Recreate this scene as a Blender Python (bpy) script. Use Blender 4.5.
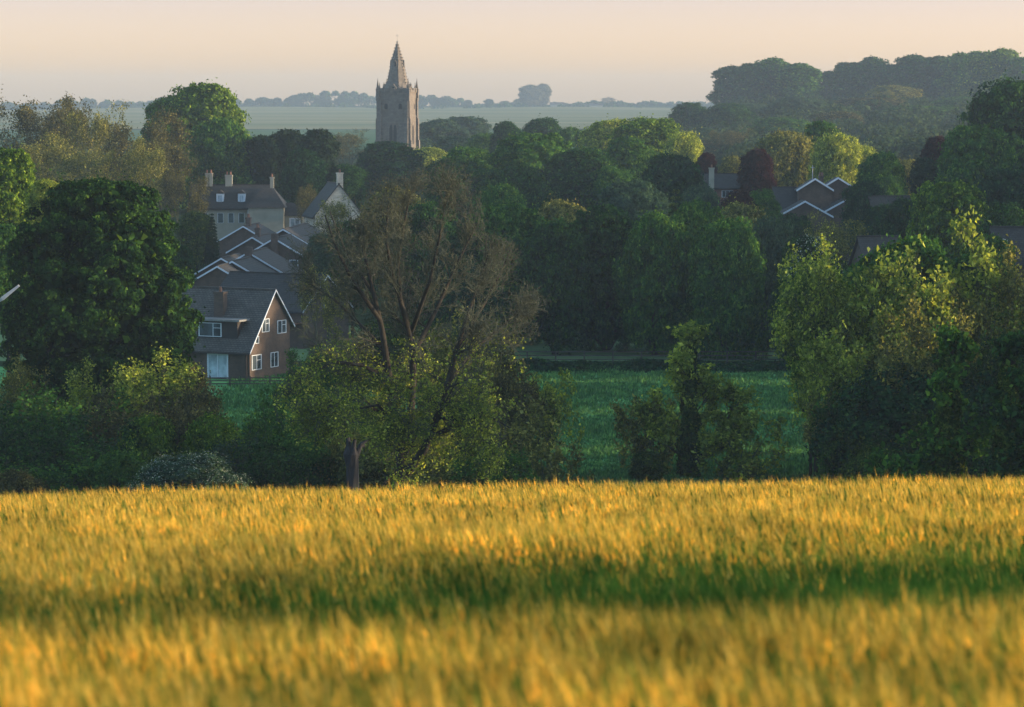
import bpy, math, random
import numpy as np
from mathutils import Vector, Matrix

SC = bpy.context.scene
for _o in list(bpy.data.objects):
    bpy.data.objects.remove(_o)
C = SC.collection
R = math.radians

# ------------------------------------------------------------------ camera
W_PX, H_PX, F_PX = 1024, 707, 2904.0
PITCH = math.atan(253.5 / F_PX)
cam = bpy.data.cameras.new('camera')
cam.sensor_width = 36.0
cam.lens = F_PX / W_PX * 36.0
cam.clip_start = 0.5
cam.clip_end = 12000
cam.dof.use_dof = True
cam.dof.focus_distance = 150.0
cam.dof.aperture_fstop = 3.0
camo = bpy.data.objects.new('camera', cam)
camo.rotation_euler = (math.pi / 2 - PITCH, 0, 0)
C.objects.link(camo)
SC.camera = camo

# ------------------------------------------------------------------ light
SUN_EL, SUN_AZ = 6.5, 92.0        # azimuth clockwise from +Y (the view direction)
world = bpy.data.worlds.new('World')
SC.world = world
world.use_nodes = True
wn = world.node_tree
sky = wn.nodes.new('ShaderNodeTexSky')
sky.sky_type = 'NISHITA'
sky.sun_disc = False
sky.sun_elevation = R(SUN_EL)
sky.sun_rotation = R(SUN_AZ)
sky.air_density = 1.0
sky.dust_density = 1.1
sky.ozone_density = 1.6
bg = wn.nodes['Background']
bg.inputs['Strength'].default_value = 0.15
wtc = wn.nodes.new('ShaderNodeTexCoord')
wsp = wn.nodes.new('ShaderNodeSeparateXYZ'); wn.links.new(wtc.outputs['Generated'], wsp.inputs[0])
wrp = wn.nodes.new('ShaderNodeValToRGB'); wn.links.new(wsp.outputs[2], wrp.inputs[0])
wrp.color_ramp.elements[0].position = 0.0; wrp.color_ramp.elements[0].color = (1.25, 1.18, 1.80, 1)
wrp.color_ramp.elements[1].position = 0.35; wrp.color_ramp.elements[1].color = (1.22, 1.22, 1.12, 1)
wm = wrp.color_ramp.elements.new(0.035); wm.color = (0.74, 0.68, 1.24, 1)
tint = wn.nodes.new('ShaderNodeMix'); tint.data_type = 'RGBA'; tint.blend_type = 'MULTIPLY'
tint.inputs[0].default_value = 1.0
wn.links.new(wrp.outputs[0], tint.inputs[7])
wn.links.new(sky.outputs['Color'], tint.inputs[6])
wn.links.new(tint.outputs[2], bg.inputs['Color'])

sun = bpy.data.lights.new('sun', 'SUN')
sun.energy = 2.9
sun.angle = R(0.6)
sun.color = (1.0, 0.72, 0.42)
suno = bpy.data.objects.new('sun', sun)
az = R(SUN_AZ); el = R(SUN_EL)
sd = Vector((math.sin(az) * math.cos(el), math.cos(az) * math.cos(el), math.sin(el)))
suno.rotation_euler = sd.to_track_quat('Z', 'Y').to_euler()
suno.location = sd * 200
C.objects.link(suno)

SC.view_settings.view_transform = 'Standard'
SC.view_settings.look = 'None'
SC.view_settings.gamma = 1.0
SC.view_settings.exposure = 1.9
SC.render.engine = 'CYCLES'
cy = SC.cycles
cy.max_bounces = 5
cy.diffuse_bounces = 3
cy.glossy_bounces = 1
cy.transmission_bounces = 2
cy.volume_bounces = 0
cy.transparent_max_bounces = 4
cy.use_denoising = True
cy.sample_clamp_indirect = 4.0

# ------------------------------------------------------------------ helpers
def P(px, py, d):
    """point seen at pixel (px, py) at the forward distance d"""
    u = (px - W_PX / 2) / F_PX
    v = (H_PX / 2 - py) / F_PX
    y = math.cos(PITCH) + v * math.sin(PITCH)
    z = -math.sin(PITCH) + v * math.cos(PITCH)
    return Vector((u * d / y, d, z * d / y))

def sstep(t):
    t = np.clip(t, 0, 1)
    return t * t * (3 - 2 * t)

_Y = [-60, 60, 72, 100, 140, 165, 185, 262, 275, 300, 340, 400, 560, 700, 900, 1200, 2000, 3400, 3700, 4100]
_Z = [5.55, -8.95, -10.8, -15.6, -21.6, -23.7, -24, -24, -23.8, -23.2, -22, -19.6, -17, -17, -18.5, -20.5, -20, -8.6, -9, -40]
def T(x, y):
    x = np.asarray(x, float); y = np.asarray(y, float)
    z = np.interp(y, _Y, _Z)
    f = 1 - sstep((y - 55) / 25)
    z = z + f * 0.015 * np.clip(x, -12, 12)
    hill = sstep((x - 20) / 85) * np.exp(-((y - 1150) / 300.0) ** 2)
    z = z + 15.0 * hill
    z = z + sstep((y - 280) / 200) * 0.5 * np.sin(x * 0.021 + 1) * np.cos(y * 0.012)
    z = z + sstep((y - 2600) / 800) * (2.0 * np.sin(x * 0.0052 + 2.2) + 1.0 * np.sin(x * 0.013))
    return z
def Tz(x, y): return float(T(x, y))

def mesh_np(name, V, F, mats=(), midx=None, smooth=False):
    """V (n,3); F (m,k) all the same k, or a list of such arrays"""
    V = np.asarray(V, np.float32)
    Fs = F if isinstance(F, list) else [F]
    Fs = [np.asarray(f, np.int32) for f in Fs if len(f)]
    me = bpy.data.meshes.new(name)
    me.vertices.add(len(V))
    me.vertices.foreach_set('co', V.ravel())
    loops = np.concatenate([f.ravel() for f in Fs])
    tot = np.concatenate([np.full(len(f), f.shape[1], np.int32) for f in Fs])
    st = np.concatenate([[0], np.cumsum(tot)[:-1]]).astype(np.int32)
    me.loops.add(len(loops))
    me.loops.foreach_set('vertex_index', loops)
    me.polygons.add(len(tot))
    me.polygons.foreach_set('loop_start', st)
    me.polygons.foreach_set('loop_total', tot)
    for m in mats:
        me.materials.append(m)
    if midx is not None:
        me.polygons.foreach_set('material_index', np.asarray(midx, np.int32))
    if smooth:
        me.polygons.foreach_set('use_smooth', np.ones(len(tot), bool))
    me.update(calc_edges=True)
    return me

def ob(name, me, parent=None, mat=None, loc=None):
    o = bpy.data.objects.new(name, me)
    C.objects.link(o)
    if parent is not None:
        o.parent = parent
    if loc is not None:
        o.location = loc
    if mat is not None:
        if len(o.material_slots) == 0:
            me.materials.append(mat)
        o.material_slots[0].link = 'OBJECT'
        o.material_slots[0].material = mat
    return o

def tag(o, label=None, cat=None, group=None, kind=None):
    if label: o['label'] = label
    if cat: o['category'] = cat
    if group: o['group'] = group
    if kind: o['kind'] = kind
    return o

def empty(name, loc, rz=0.0):
    o = bpy.data.objects.new(name, None)
    o.location = loc
    o.rotation_euler = (0, 0, rz)
    o.empty_display_size = 0.5
    C.objects.link(o)
    return o

# ------------------------------------------------------------------ materials
def new_mat(name):
    m = bpy.data.materials.new(name)
    m.use_nodes = True
    nt = m.node_tree
    nt.nodes.clear()
    return m, nt, nt.nodes, nt.links

def mixcol(nt, fac, a, b, mode='MIX'):
    n = nt.nodes.new('ShaderNodeMix')
    n.data_type = 'RGBA'; n.blend_type = mode
    for s, v in ((0, fac), (6, a), (7, b)):
        if hasattr(v, 'is_linked') or hasattr(v, 'links'):
            nt.links.new(v, n.inputs[s])
        elif s == 0:
            n.inputs[0].default_value = v
        else:
            n.inputs[s].default_value = (*v, 1)
    return n.outputs[2]

def noise(nt, scale, detail=4, coord='Object', rough=0.55, stretch=None):
    tc = nt.nodes.new('ShaderNodeTexCoord')
    n = nt.nodes.new('ShaderNodeTexNoise')
    n.inputs['Scale'].default_value = scale
    n.inputs['Detail'].default_value = detail
    n.inputs['Roughness'].default_value = rough
    src = tc.outputs[coord]
    if stretch:
        mp = nt.nodes.new('ShaderNodeMapping')
        mp.inputs['Scale'].default_value = stretch
        nt.links.new(src, mp.inputs[0]); src = mp.outputs[0]
    nt.links.new(src, n.inputs['Vector'])
    return n.outputs['Fac']

def ramp(nt, fac, stops):
    r = nt.nodes.new('ShaderNodeValToRGB')
    nt.links.new(fac, r.inputs[0])
    e = r.color_ramp.elements
    while len(e) < len(stops): e.new(0.5)
    for i, (p, c) in enumerate(stops):
        e[i].position = p
        e[i].color = (*c, 1) if len(c) == 3 else c
    return r.outputs[0]

def leafmat(name, c1, c2, trans=0.35, c3=None, k=0.68):
    c1 = tuple(a * k for a in c1); c2 = tuple(a * k for a in c2)
    m, nt, N, L = new_mat(name)
    geo = N.new('ShaderNodeNewGeometry')
    col = ramp(nt, geo.outputs['Random Per Island'], [(0.0, c1), (0.55, tuple((a + b) / 2 for a, b in zip(c1, c2))), (0.85, c2), (1.0, c3 or c2)])
    nz = noise(nt, 0.75, 4, rough=0.7)
    v = ramp(nt, nz, [(0.34, (0.42, 0.50, 0.52)), (0.50, (0.9, 0.92, 0.9)), (0.66, (1.75, 1.6, 1.2))])
    col = mixcol(nt, 1.0, col, v, 'MULTIPLY')
    d = N.new('ShaderNodeBsdfDiffuse'); L.new(col, d.inputs[0])
    t = N.new('ShaderNodeBsdfTranslucent')
    tcol = mixcol(nt, 1.0, col, (1.25, 1.15, 0.55), 'MULTIPLY')
    L.new(tcol, t.inputs[0])
    mx = N.new('ShaderNodeMixShader'); mx.inputs[0].default_value = trans
    L.new(d.outputs[0], mx.inputs[1]); L.new(t.outputs[0], mx.inputs[2])
    o = N.new('ShaderNodeOutputMaterial'); L.new(mx.outputs[0], o.inputs[0])
    return m

def plain(name, col, rough=0.8, var=0.25, scale=3.0, spec=0.3, stretch=None, bump=0.0, metallic=0.0):
    m, nt, N, L = new_mat(name)
    nz = noise(nt, scale, 5, stretch=stretch)
    v = ramp(nt, nz, [(0.3, tuple(c * (1 - var) for c in col)), (0.7, tuple(min(1, c * (1 + var)) for c in col))])
    b = N.new('ShaderNodeBsdfPrincipled')
    L.new(v, b.inputs['Base Color'])
    b.inputs['Roughness'].default_value = rough
    b.inputs['Specular IOR Level'].default_value = spec
    b.inputs['Metallic'].default_value = metallic
    if bump:
        bp = N.new('ShaderNodeBump'); bp.inputs['Strength'].default_value = bump
        bp.inputs['Distance'].default_value = 0.05
        L.new(nz, bp.inputs['Height']); L.new(bp.outputs[0], b.inputs['Normal'])
    o = N.new('ShaderNodeOutputMaterial'); L.new(b.outputs[0], o.inputs[0])
    return m

def tiled(name, c1, c2, mortar, bw, bh, msize, rough=0.85, axis='XZ', bump=0.4):
    """bricks or roof tiles laid in the object's own coordinates"""
    m, nt, N, L = new_mat(name)
    tc = N.new('ShaderNodeTexCoord')
    sp = N.new('ShaderNodeSeparateXYZ'); L.new(tc.outputs['Object'], sp.inputs[0])
    ad = N.new('ShaderNodeMath'); ad.operation = 'ADD'
    L.new(sp.outputs[0], ad.inputs[0])
    cb = N.new('ShaderNodeCombineXYZ')
    if axis == 'XZ':            # walls: x + y runs along, z up
        L.new(sp.outputs[1], ad.inputs[1]); L.new(ad.outputs[0], cb.inputs[0]); L.new(sp.outputs[2], cb.inputs[1])
    else:                       # roofs: x runs along the ridge, z up the slope
        ad.inputs[1].default_value = 0; L.new(ad.outputs[0], cb.inputs[0]); L.new(sp.outputs[2], cb.inputs[1])
    br = N.new('ShaderNodeTexBrick')
    L.new(cb.outputs[0], br.inputs['Vector'])
    br.inputs['Color1'].default_value = (*c1, 1); br.inputs['Color2'].default_value = (*c2, 1)
    br.inputs['Mortar'].default_value = (*mortar, 1)
    br.inputs['Scale'].default_value = 1.0
    br.inputs['Brick Width'].default_value = bw; br.inputs['Row Height'].default_value = bh
    br.inputs['Mortar Size'].default_value = msize
    nz = noise(nt, 1.3, 5)
    v = ramp(nt, nz, [(0.3, (0.72, 0.72, 0.74)), (0.7, (1.2, 1.18, 1.15))])
    col = mixcol(nt, 1.0, br.outputs['Color'], v, 'MULTIPLY')
    b = N.new('ShaderNodeBsdfPrincipled')
    L.new(col, b.inputs['Base Color']); b.inputs['Roughness'].default_value = rough
    bp = N.new('ShaderNodeBump'); bp.inputs['Strength'].default_value = bump; bp.inputs['Distance'].default_value = 0.03
    bp.invert = True
    L.new(br.outputs['Fac'], bp.inputs['Height']); L.new(bp.outputs[0], b.inputs['Normal'])
    o = N.new('ShaderNodeOutputMaterial'); L.new(b.outputs[0], o.inputs[0])
    return m

def glassmat(name, col):
    m, nt, N, L = new_mat(name)
    b = N.new('ShaderNodeBsdfPrincipled')
    nz = noise(nt, 0.9, 3)
    v = ramp(nt, nz, [(0.35, tuple(c * 0.5 for c in col)), (0.7, tuple(c * 1.3 for c in col))])
    L.new(v, b.inputs['Base Color'])
    b.inputs['Roughness'].default_value = 0.08
    b.inputs['Specular IOR Level'].default_value = 0.8
    o = N.new('ShaderNodeOutputMaterial'); L.new(b.outputs[0], o.inputs[0])
    return m

M = {}
M['dark'] = leafmat('dark_green_leaves', (0.008, 0.032, 0.014), (0.030, 0.090, 0.028), 0.35, (0.06, 0.13, 0.03), k=0.98)
M['deep'] = leafmat('deep_green_leaves', (0.006, 0.026, 0.014), (0.018, 0.062, 0.026), 0.25, (0.04, 0.09, 0.03), k=0.98)
M['green'] = leafmat('green_leaves', (0.018, 0.066, 0.018), (0.065, 0.160, 0.034), 0.35, (0.12, 0.22, 0.04), k=0.98)
M['bright'] = leafmat('bright_green_leaves', (0.040, 0.11, 0.018), (0.17, 0.30, 0.040), 0.45, (0.28, 0.40, 0.06))
M['yellow'] = leafmat('yellow_green_leaves', (0.10, 0.16, 0.032), (0.34, 0.42, 0.080), 0.45, (0.50, 0.55, 0.13), k=0.85)
M['olive'] = leafmat('olive_leaves', (0.060, 0.080, 0.026), (0.25, 0.26, 0.080), 0.4, (0.34, 0.34, 0.11), k=0.85)
M['brown'] = leafmat('brown_olive_leaves', (0.050, 0.058, 0.030), (0.150, 0.150, 0.070), 0.35, (0.22, 0.21, 0.09))
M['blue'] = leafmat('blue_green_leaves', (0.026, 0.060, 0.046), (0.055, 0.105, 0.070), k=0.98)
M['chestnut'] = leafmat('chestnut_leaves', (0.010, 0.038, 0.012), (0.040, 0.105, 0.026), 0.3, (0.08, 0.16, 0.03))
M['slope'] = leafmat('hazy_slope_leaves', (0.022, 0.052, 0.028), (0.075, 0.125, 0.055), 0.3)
M['copper'] = leafmat('copper_leaves', (0.016, 0.006, 0.010), (0.040, 0.011, 0.014), 0.3, k=0.98)
M['conifer'] = leafmat('conifer_needles', (0.007, 0.018, 0.012), (0.020, 0.040, 0.022), 0.15, k=0.98)
M['ivy'] = leafmat('ivy_leaves', (0.012, 0.032, 0.010), (0.060, 0.105, 0.022), 0.2, (0.14, 0.17, 0.04), k=0.98)
M['blossom'] = leafmat('white_blossom', (0.22, 0.29, 0.28), (0.48, 0.55, 0.54), 0.3, k=1.0)
M['bark'] = plain('dark_bark', (0.018, 0.016, 0.012), 0.95, 0.4, 4, stretch=(1, 1, 0.3), bump=0.5)
M['twig'] = plain('pale_twigs', (0.046, 0.056, 0.036), 0.95, 0.4, 2)
M['stump'] = plain('grey_dead_wood', (0.018, 0.019, 0.022), 0.95, 0.45, 5, stretch=(3, 3, 0.5), bump=0.6)
M['brick'] = tiled('brown_brick', (0.054, 0.038, 0.031), (0.080, 0.053, 0.042), (0.07, 0.06, 0.052), 0.23, 0.08, 0.008)
M['redbrick'] = tiled('red_brick', (0.17, 0.075, 0.05), (0.22, 0.10, 0.07), (0.17, 0.14, 0.12), 0.23, 0.08, 0.008)
M['stone'] = tiled('pale_limestone', (0.40, 0.37, 0.31), (0.50, 0.46, 0.38), (0.30, 0.28, 0.24), 0.5, 0.25, 0.012)
M['churchstone'] = tiled('church_stone', (0.098, 0.090, 0.080), (0.130, 0.118, 0.103), (0.07, 0.065, 0.058), 0.8, 0.4, 0.02)
M['tiles'] = tiled('grey_brown_roof_tiles', (0.058, 0.057, 0.056), (0.085, 0.082, 0.079), (0.025, 0.024, 0.023), 0.33, 0.17, 0.022, axis='X', bump=0.8)
M['slate'] = tiled('dark_roof_tiles', (0.018, 0.018, 0.020), (0.030, 0.030, 0.032), (0.010, 0.010, 0.011), 0.33, 0.17, 0.02, axis='X', bump=0.8)
M['white'] = plain('white_paint', (0.48, 0.55, 0.64), 0.5, 0.06, 2)
M['cream'] = plain('cream_render', (0.25, 0.25, 0.21), 0.85, 0.1, 1)
M['darkclad'] = plain('dark_cladding', (0.022, 0.020, 0.022), 0.7, 0.2, 3)
M['glass'] = glassmat('window_glass', (0.06, 0.08, 0.10))
M['curtain'] = glassmat('curtained_glass', (0.36, 0.46, 0.56))
M['lead'] = plain('lead', (0.16, 0.17, 0.18), 0.6, 0.2, 3)
M['louvre'] = plain('dark_louvres', (0.02, 0.02, 0.022), 0.9, 0.3, 3)
M['wood'] = plain('weathered_timber', (0.05, 0.047, 0.042), 0.9, 0.3, 3, stretch=(1, 1, 4))
M['galv'] = plain('galvanised_steel', (0.45, 0.47, 0.5), 0.45, 0.12, 6, metallic=0.6)
M['claypot'] = plain('clay_pot', (0.16, 0.085, 0.06), 0.85, 0.2, 6)

# ------------------------------------------------------------------ setting: terrain and fields
def ground_mat(name, stops, scale, stretch=None, detail=6, fine=None):
    m, nt, N, L = new_mat(name)
    nz = noise(nt, scale, detail, stretch=stretch, rough=0.6)
    col = ramp(nt, nz, stops)
    if fine:
        n2 = noise(nt, fine, 4)
        v = ramp(nt, n2, [(0.3, (0.7, 0.7, 0.7)), (0.7, (1.25, 1.25, 1.25))])
        col = mixcol(nt, 1.0, col, v, 'MULTIPLY')
    d = N.new('ShaderNodeBsdfDiffuse'); L.new(col, d.inputs[0])
    o = N.new('ShaderNodeOutputMaterial'); L.new(d.outputs[0], o.inputs[0])
    return m

def grid_sheet(name, xs, ys, dz, mat, zf=None):
    xs = np.asarray(xs, float); ys = np.asarray(ys, float)
    X, Y = np.meshgrid(xs, ys)
    Z = T(X, Y) + dz
    V = np.stack([X.ravel(), Y.ravel(), Z.ravel()], 1)
    nx, ny = len(xs), len(ys)
    i = np.arange(ny - 1)[:, None] * nx + np.arange(nx - 1)[None]
    i = i.ravel()
    Fq = np.stack([i, i + 1, i + nx + 1, i + nx], 1)
    me = mesh_np(name, V, Fq, [mat], smooth=True)
    o = ob(name, me)
    tag(o, kind='structure')
    return o

ys = np.concatenate([np.arange(-60, 300, 6), np.arange(300, 1600, 25), np.arange(1600, 4101, 60)])
xs = np.unique(np.concatenate([np.arange(-1100, -240, 60), np.arange(-240, 260, 12), np.arange(260, 1101, 60)]))
grid_sheet('ground', xs, ys, 0.0, ground_mat('rough_grass_ground', [(0.3, (0.016, 0.030, 0.014)), (0.6, (0.035, 0.055, 0.022)), (0.8, (0.06, 0.075, 0.03))], 0.05, fine=1.2))
grid_sheet('meadow', np.arange(-60, 75, 3), np.arange(150, 263, 3), 0.02,
           ground_mat('meadow_grass', [(0.25, (0.05, 0.15, 0.06)), (0.5, (0.10, 0.27, 0.10)), (0.75, (0.19, 0.37, 0.14))], 0.22, stretch=(0.35, 1, 1), fine=2.0))
grid_sheet('far_pasture', np.arange(-60, 75, 3), np.arange(266, 300, 3), 0.03,
           ground_mat('pasture_grass', [(0.3, (0.09, 0.15, 0.075)), (0.7, (0.13, 0.20, 0.09))], 0.3))
grid_sheet('distant_green_field', np.arange(-420, 130, 12), np.arange(1020, 1960, 20), 0.25,
           ground_mat('young_crop', [(0.3, (0.035, 0.085, 0.030)), (0.7, (0.055, 0.11, 0.04))], 0.01, stretch=(0.5, 2, 1)))
grid_sheet('distant_pale_field', np.arange(-800, 420, 20), np.arange(1985, 3300, 40), 0.4,
           ground_mat('pale_stubble', [(0.25, (0.06, 0.10, 0.035)), (0.45, (0.13, 0.14, 0.06)), (0.7, (0.24, 0.21, 0.11))], 0.0045, stretch=(0.25, 2.4, 1), detail=3))

# ------------------------------------------------------------------ geometry kit: segments -> tubes, leaf cards
def frames_of(D):
    D = D / np.maximum(np.linalg.norm(D, axis=1, keepdims=True), 1e-9)
    ref = np.where(np.abs(D[:, 2:3]) < 0.9, np.array([[0, 0, 1.0]]), np.array([[1.0, 0, 0]]))
    A = np.cross(D, ref); A /= np.linalg.norm(A, axis=1, keepdims=True)
    B = np.cross(D, A)
    return A, B

def tubes(P0, P1, R0, R1, sides):
    P0 = np.asarray(P0, float); P1 = np.asarray(P1, float)
    R0 = np.asarray(R0, float)[:, None]; R1 = np.asarray(R1, float)[:, None]
    A, B = frames_of(P1 - P0)
    V = []
    for (Q, rr) in ((P0, R0), (P1, R1)):
        for k in range(sides):
            a = 2 * math.pi * k / sides
            V.append(Q + rr * (math.cos(a) * A + math.sin(a) * B))
    V = np.stack(V, 1)                      # n, 2*sides, 3
    n = len(P0)
    base = (np.arange(n) * 2 * sides)[:, None]
    F = []
    for k in range(sides):
        k2 = (k + 1) % sides
        F.append(np.concatenate([base + k, base + k2, base + sides + k2, base + sides + k], 1))
    return V.reshape(-1, 3), np.concatenate(F, 0)

def seg_mesh(name, segs, mats):
    """segs: list of (p0, p1, r0, r1)"""
    a = np.array([(*s[0], *s[1], s[2], s[3]) for s in segs], float)
    big = a[:, 6] > 0.05
    Vs, Fs, off = [], [], 0
    for msk, sides in ((big, 7), (~big, 3)):
        b = a[msk]
        if len(b):
            V, F = tubes(b[:, 0:3], b[:, 3:6], b[:, 6], b[:, 7], sides)
            Vs.append(V); Fs.append(F + off); off += len(V)
    return mesh_np(name, np.concatenate(Vs), Fs, mats, smooth=True)

def cards(Cn, Nn, size, rng, aspect=1.6, fold=0.15):
    """kite-shaped leaf cards at Cn facing Nn"""
    n = len(Cn)
    A, B = frames_of(Nn)
    th = rng.uniform(0, 2 * math.pi, n)[:, None]
    U = np.cos(th) * A + np.sin(th) * B
    Wv = -np.sin(th) * A + np.cos(th) * B
    s = (size * rng.uniform(0.6, 1.35, n))[:, None]
    Nn = Nn / np.maximum(np.linalg.norm(Nn, axis=1, keepdims=True), 1e-9)
    v0 = Cn - U * s * aspect * 0.5
    v2 = Cn + U * s * aspect * 0.5 - Nn * s * fold * 2
    v1 = Cn - Wv * s * 0.5 + Nn * s * fold
    v3 = Cn + Wv * s * 0.5 + Nn * s * fold
    V = np.stack([v0, v1, v2, v3], 1).reshape(-1, 3)
    i = (np.arange(n) * 4)[:, None]
    return V, np.concatenate([i, i + 1, i + 2, i + 3], 1)

def unit(rng, n):
    v = rng.normal(size=(n, 3))
    return v / np.linalg.norm(v, axis=1, keepdims=True)

# ------------------------------------------------------------------ dense crowns
def lobes_for(rng, H, Wd, base, n, shape):
    out = []
    for k in range(n):
        t = (k + 0.5) / n
        t = base + (1 - base) * (t ** 0.85)
        tt = (t - base) / (1 - base)
        if shape == 'round': e = math.sqrt(max(0.05, 1 - (1.9 * tt - 0.85) ** 2))
        elif shape == 'dome': e = math.sqrt(max(0.03, 1 - tt ** 2.4)) * (0.80 + 0.2 * min(1, tt * 3))
        elif shape == 'cone': e = 1.02 - tt * 0.88
        elif shape == 'poplar': e = math.sqrt(max(0.05, 1 - abs(2 * tt - 0.9) ** 3.0))
        else: e = math.sqrt(max(0.05, 1 - (2 * tt - 0.9) ** 2)) * rng.uniform(0.7, 1.1)
        r = Wd * rng.uniform(0.13, 0.29) * (0.65 + 0.35 * e)
        if shape == 'poplar': r = Wd * rng.uniform(0.20, 0.30)
        a = k * 2.399 + rng.uniform(-0.5, 0.5)
        rad = max(0.0, e * Wd / 2 - r) * rng.uniform(0.66, 1.08)
        z = min(t * H, H - r * 0.85)
        out.append((math.cos(a) * rad, math.sin(a) * rad, z, r))
    kids = []
    for (x, y, z, r) in out:
        for j in range(3):
            d = unit(rng, 1)[0]; d[2] = abs(d[2]) * 0.9 + 0.1
            o = np.array([x, y, 0]); o = o / (np.linalg.norm(o) + 1e-6)
            d = d + o * 0.7; d /= np.linalg.norm(d)
            r2 = r * rng.uniform(0.42, 0.62)
            kids.append((x + d[0] * r * 0.8, y + d[1] * r * 0.8, min(z + d[2] * r * 0.75, H - r2 * 0.7), r2))
    out += kids
    out.append((rng.uniform(-.08, .08) * Wd, rng.uniform(-.08, .08) * Wd, H - Wd * 0.2, Wd * 0.2))
    for z in np.linspace(base * H + Wd * 0.2, H * 0.8, 3):
        out.append((0, 0, z, Wd * 0.26))
    return np.array(out)

def dense_crown(seed, H, Wd, base, nl, shape, leaf, nleaf, subr=0.09, droop=0.0, squash=0.85):
    rng = np.random.default_rng(seed)
    Lb = lobes_for(rng, H, Wd, base, nl, shape)
    subs, outs = [], []
    for i, (x, y, z, r) in enumerate(Lb):
        m = int(40 * (r / (Wd * 0.2)) ** 2) + 7
        d = unit(rng, m)
        d[:, 2] = d[:, 2] * 0.9 + 0.12
        q = np.array([x, y, z]) + d * r * np.array([1, 1, squash]) * rng.uniform(0.84, 1.14, (m, 1))
        keep = np.ones(m, bool)
        for j, (a, b, c, rr) in enumerate(Lb):
            if j != i:
                keep &= np.linalg.norm((q - [a, b, c]) / [1, 1, squash], axis=1) > rr * 0.86
        keep &= q[:, 2] > base * H * 0.6
        subs.append(q[keep]); outs.append(d[keep])
    S = np.concatenate(subs); D = np.concatenate(outs)
    ns = len(S)
    k = max(4, int(nleaf / ns))
    sr = Wd * subr * rng.uniform(0.6, 1.35, ns)
    idx = np.repeat(np.arange(ns), k)
    u = unit(rng, len(idx)) + D[idx] * 0.7 + np.array([0, 0, 0.35])
    u /= np.linalg.norm(u, axis=1, keepdims=True)
    rad = sr[idx] * rng.uniform(0.25, 1.0, len(idx)) ** 0.6
    pos = S[idx] + u * rad[:, None] * np.array([1, 1, 0.75])
    if droop:
        hang = rng.uniform(0, 1, len(idx)) ** 1.5 * droop
        pos[:, 2] -= hang * sr[idx] * 2.2
        pos[:, :2] += (pos[:, :2] - S[idx][:, :2]) * 0.1
    nrm = u * 0.9 + D[idx] * 0.5 + rng.normal(size=(len(idx), 3)) * 0.55
    if droop: nrm[:, 2] *= 0.3
    V1, F1 = cards(pos, nrm, leaf, rng, 1.6 if not droop else 2.6)
    # stray sprays that break the outline
    ms = int(len(idx) * 0.02)
    ii = rng.integers(0, ns, ms)
    ps = S[ii] + D[ii] * (sr[ii] * rng.uniform(0.8, 1.45, ms))[:, None] + rng.normal(size=(ms, 3)) * 0.1 * Wd * 0.2
    V3, F3 = cards(ps, unit(rng, ms), leaf * 0.8, rng)
    # inner foliage
    pc = []
    for (x, y, z, r) in Lb:
        m = 110
        pc.append(np.array([x, y, z]) + unit(rng, m) * r * rng.uniform(0.3, 0.75, (m, 1)))
    pc = np.concatenate(pc); pc = pc[pc[:, 2] > base * H * 0.7]
    V2, F2 = cards(pc, unit(rng, len(pc)), Wd * 0.045, rng, 1.3)
    V = np.concatenate([V1, V3, V2]); F = np.concatenate([F1, F3 + len(V1), F2 + len(V1) + len(V3)])
    cr = mesh_np('crown', V, F, [M['green']])
    # trunk and limbs reaching into the lobes
    segs = []
    tr = Wd * 0.032 + 0.08
    zt = H * (base + 0.3 * (1 - base))
    pts = [Vector((0, 0, -0.6)), Vector((0.02 * Wd, 0, zt * 0.5)), Vector((0, 0.015 * Wd, zt)), Vector((0, 0, H * 0.8))]
    rr = [tr * 1.35, tr, tr * 0.75, tr * 0.2]
    for a in range(3): segs.append((pts[a], pts[a + 1], rr[a], rr[a + 1]))
    for (x, y, z, r) in Lb[:nl]:
        s = Vector((0, 0, max(base * H * 0.7, z - 0.30 * H)))
        e_ = Vector((x, y, z))
        mid = s.lerp(e_, 0.5) + Vector((0, 0, -0.04 * H))
        segs.append((s, mid, tr * 0.5, tr * 0.3)); segs.append((mid, e_, tr * 0.3, tr * 0.1))
    return cr, seg_mesh('trunk', segs, [M['bark']])

def conifer_crown(seed, H, Wd, leaf, n, tiers=16):
    rng = np.random.default_rng(seed)
    pos, nrm = [], []
    for t in range(tiers):
        f = t / tiers
        z0 = H * (0.06 + 0.92 * f)
        rad = Wd / 2 * (1 - f) ** 0.8 + 0.08
        nb = int(7 + 7 * (1 - f))
        for b in range(nb):
            a = rng.uniform(0, 2 * math.pi); L_ = rad * rng.uniform(0.65, 1.12)
            m = int(n / tiers / nb * (0.4 + 1.2 * (1 - f)))
            s = rng.uniform(0.1, 1, m) ** 0.7
            p = np.stack([np.cos(a) * L_ * s, np.sin(a) * L_ * s, z0 - 0.28 * L_ * s ** 1.5 + 0.15 * L_ * np.sin(s * 3)], 1)
            p += rng.normal(size=(m, 3)) * np.array([1, 1, 0.5]) * rad * 0.10
            pos.append(p); nn = unit(rng, m); nn[:, 2] = abs(nn[:, 2]) + 0.3; nrm.append(nn)
    V, F = cards(np.concatenate(pos), np.concatenate(nrm), leaf, rng, 2.2)
    segs = [(Vector((0, 0, -0.5)), Vector((0, 0, H * 0.97)), Wd * 0.045, 0.02)]
    return mesh_np('crown', V, F, [M['conifer']]), seg_mesh('trunk', segs, [M['bark']])

# ------------------------------------------------------------------ branching skeletons
def rot_about(v, axis, ang):
    return Matrix.Rotation(ang, 3, axis) @ v

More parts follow.
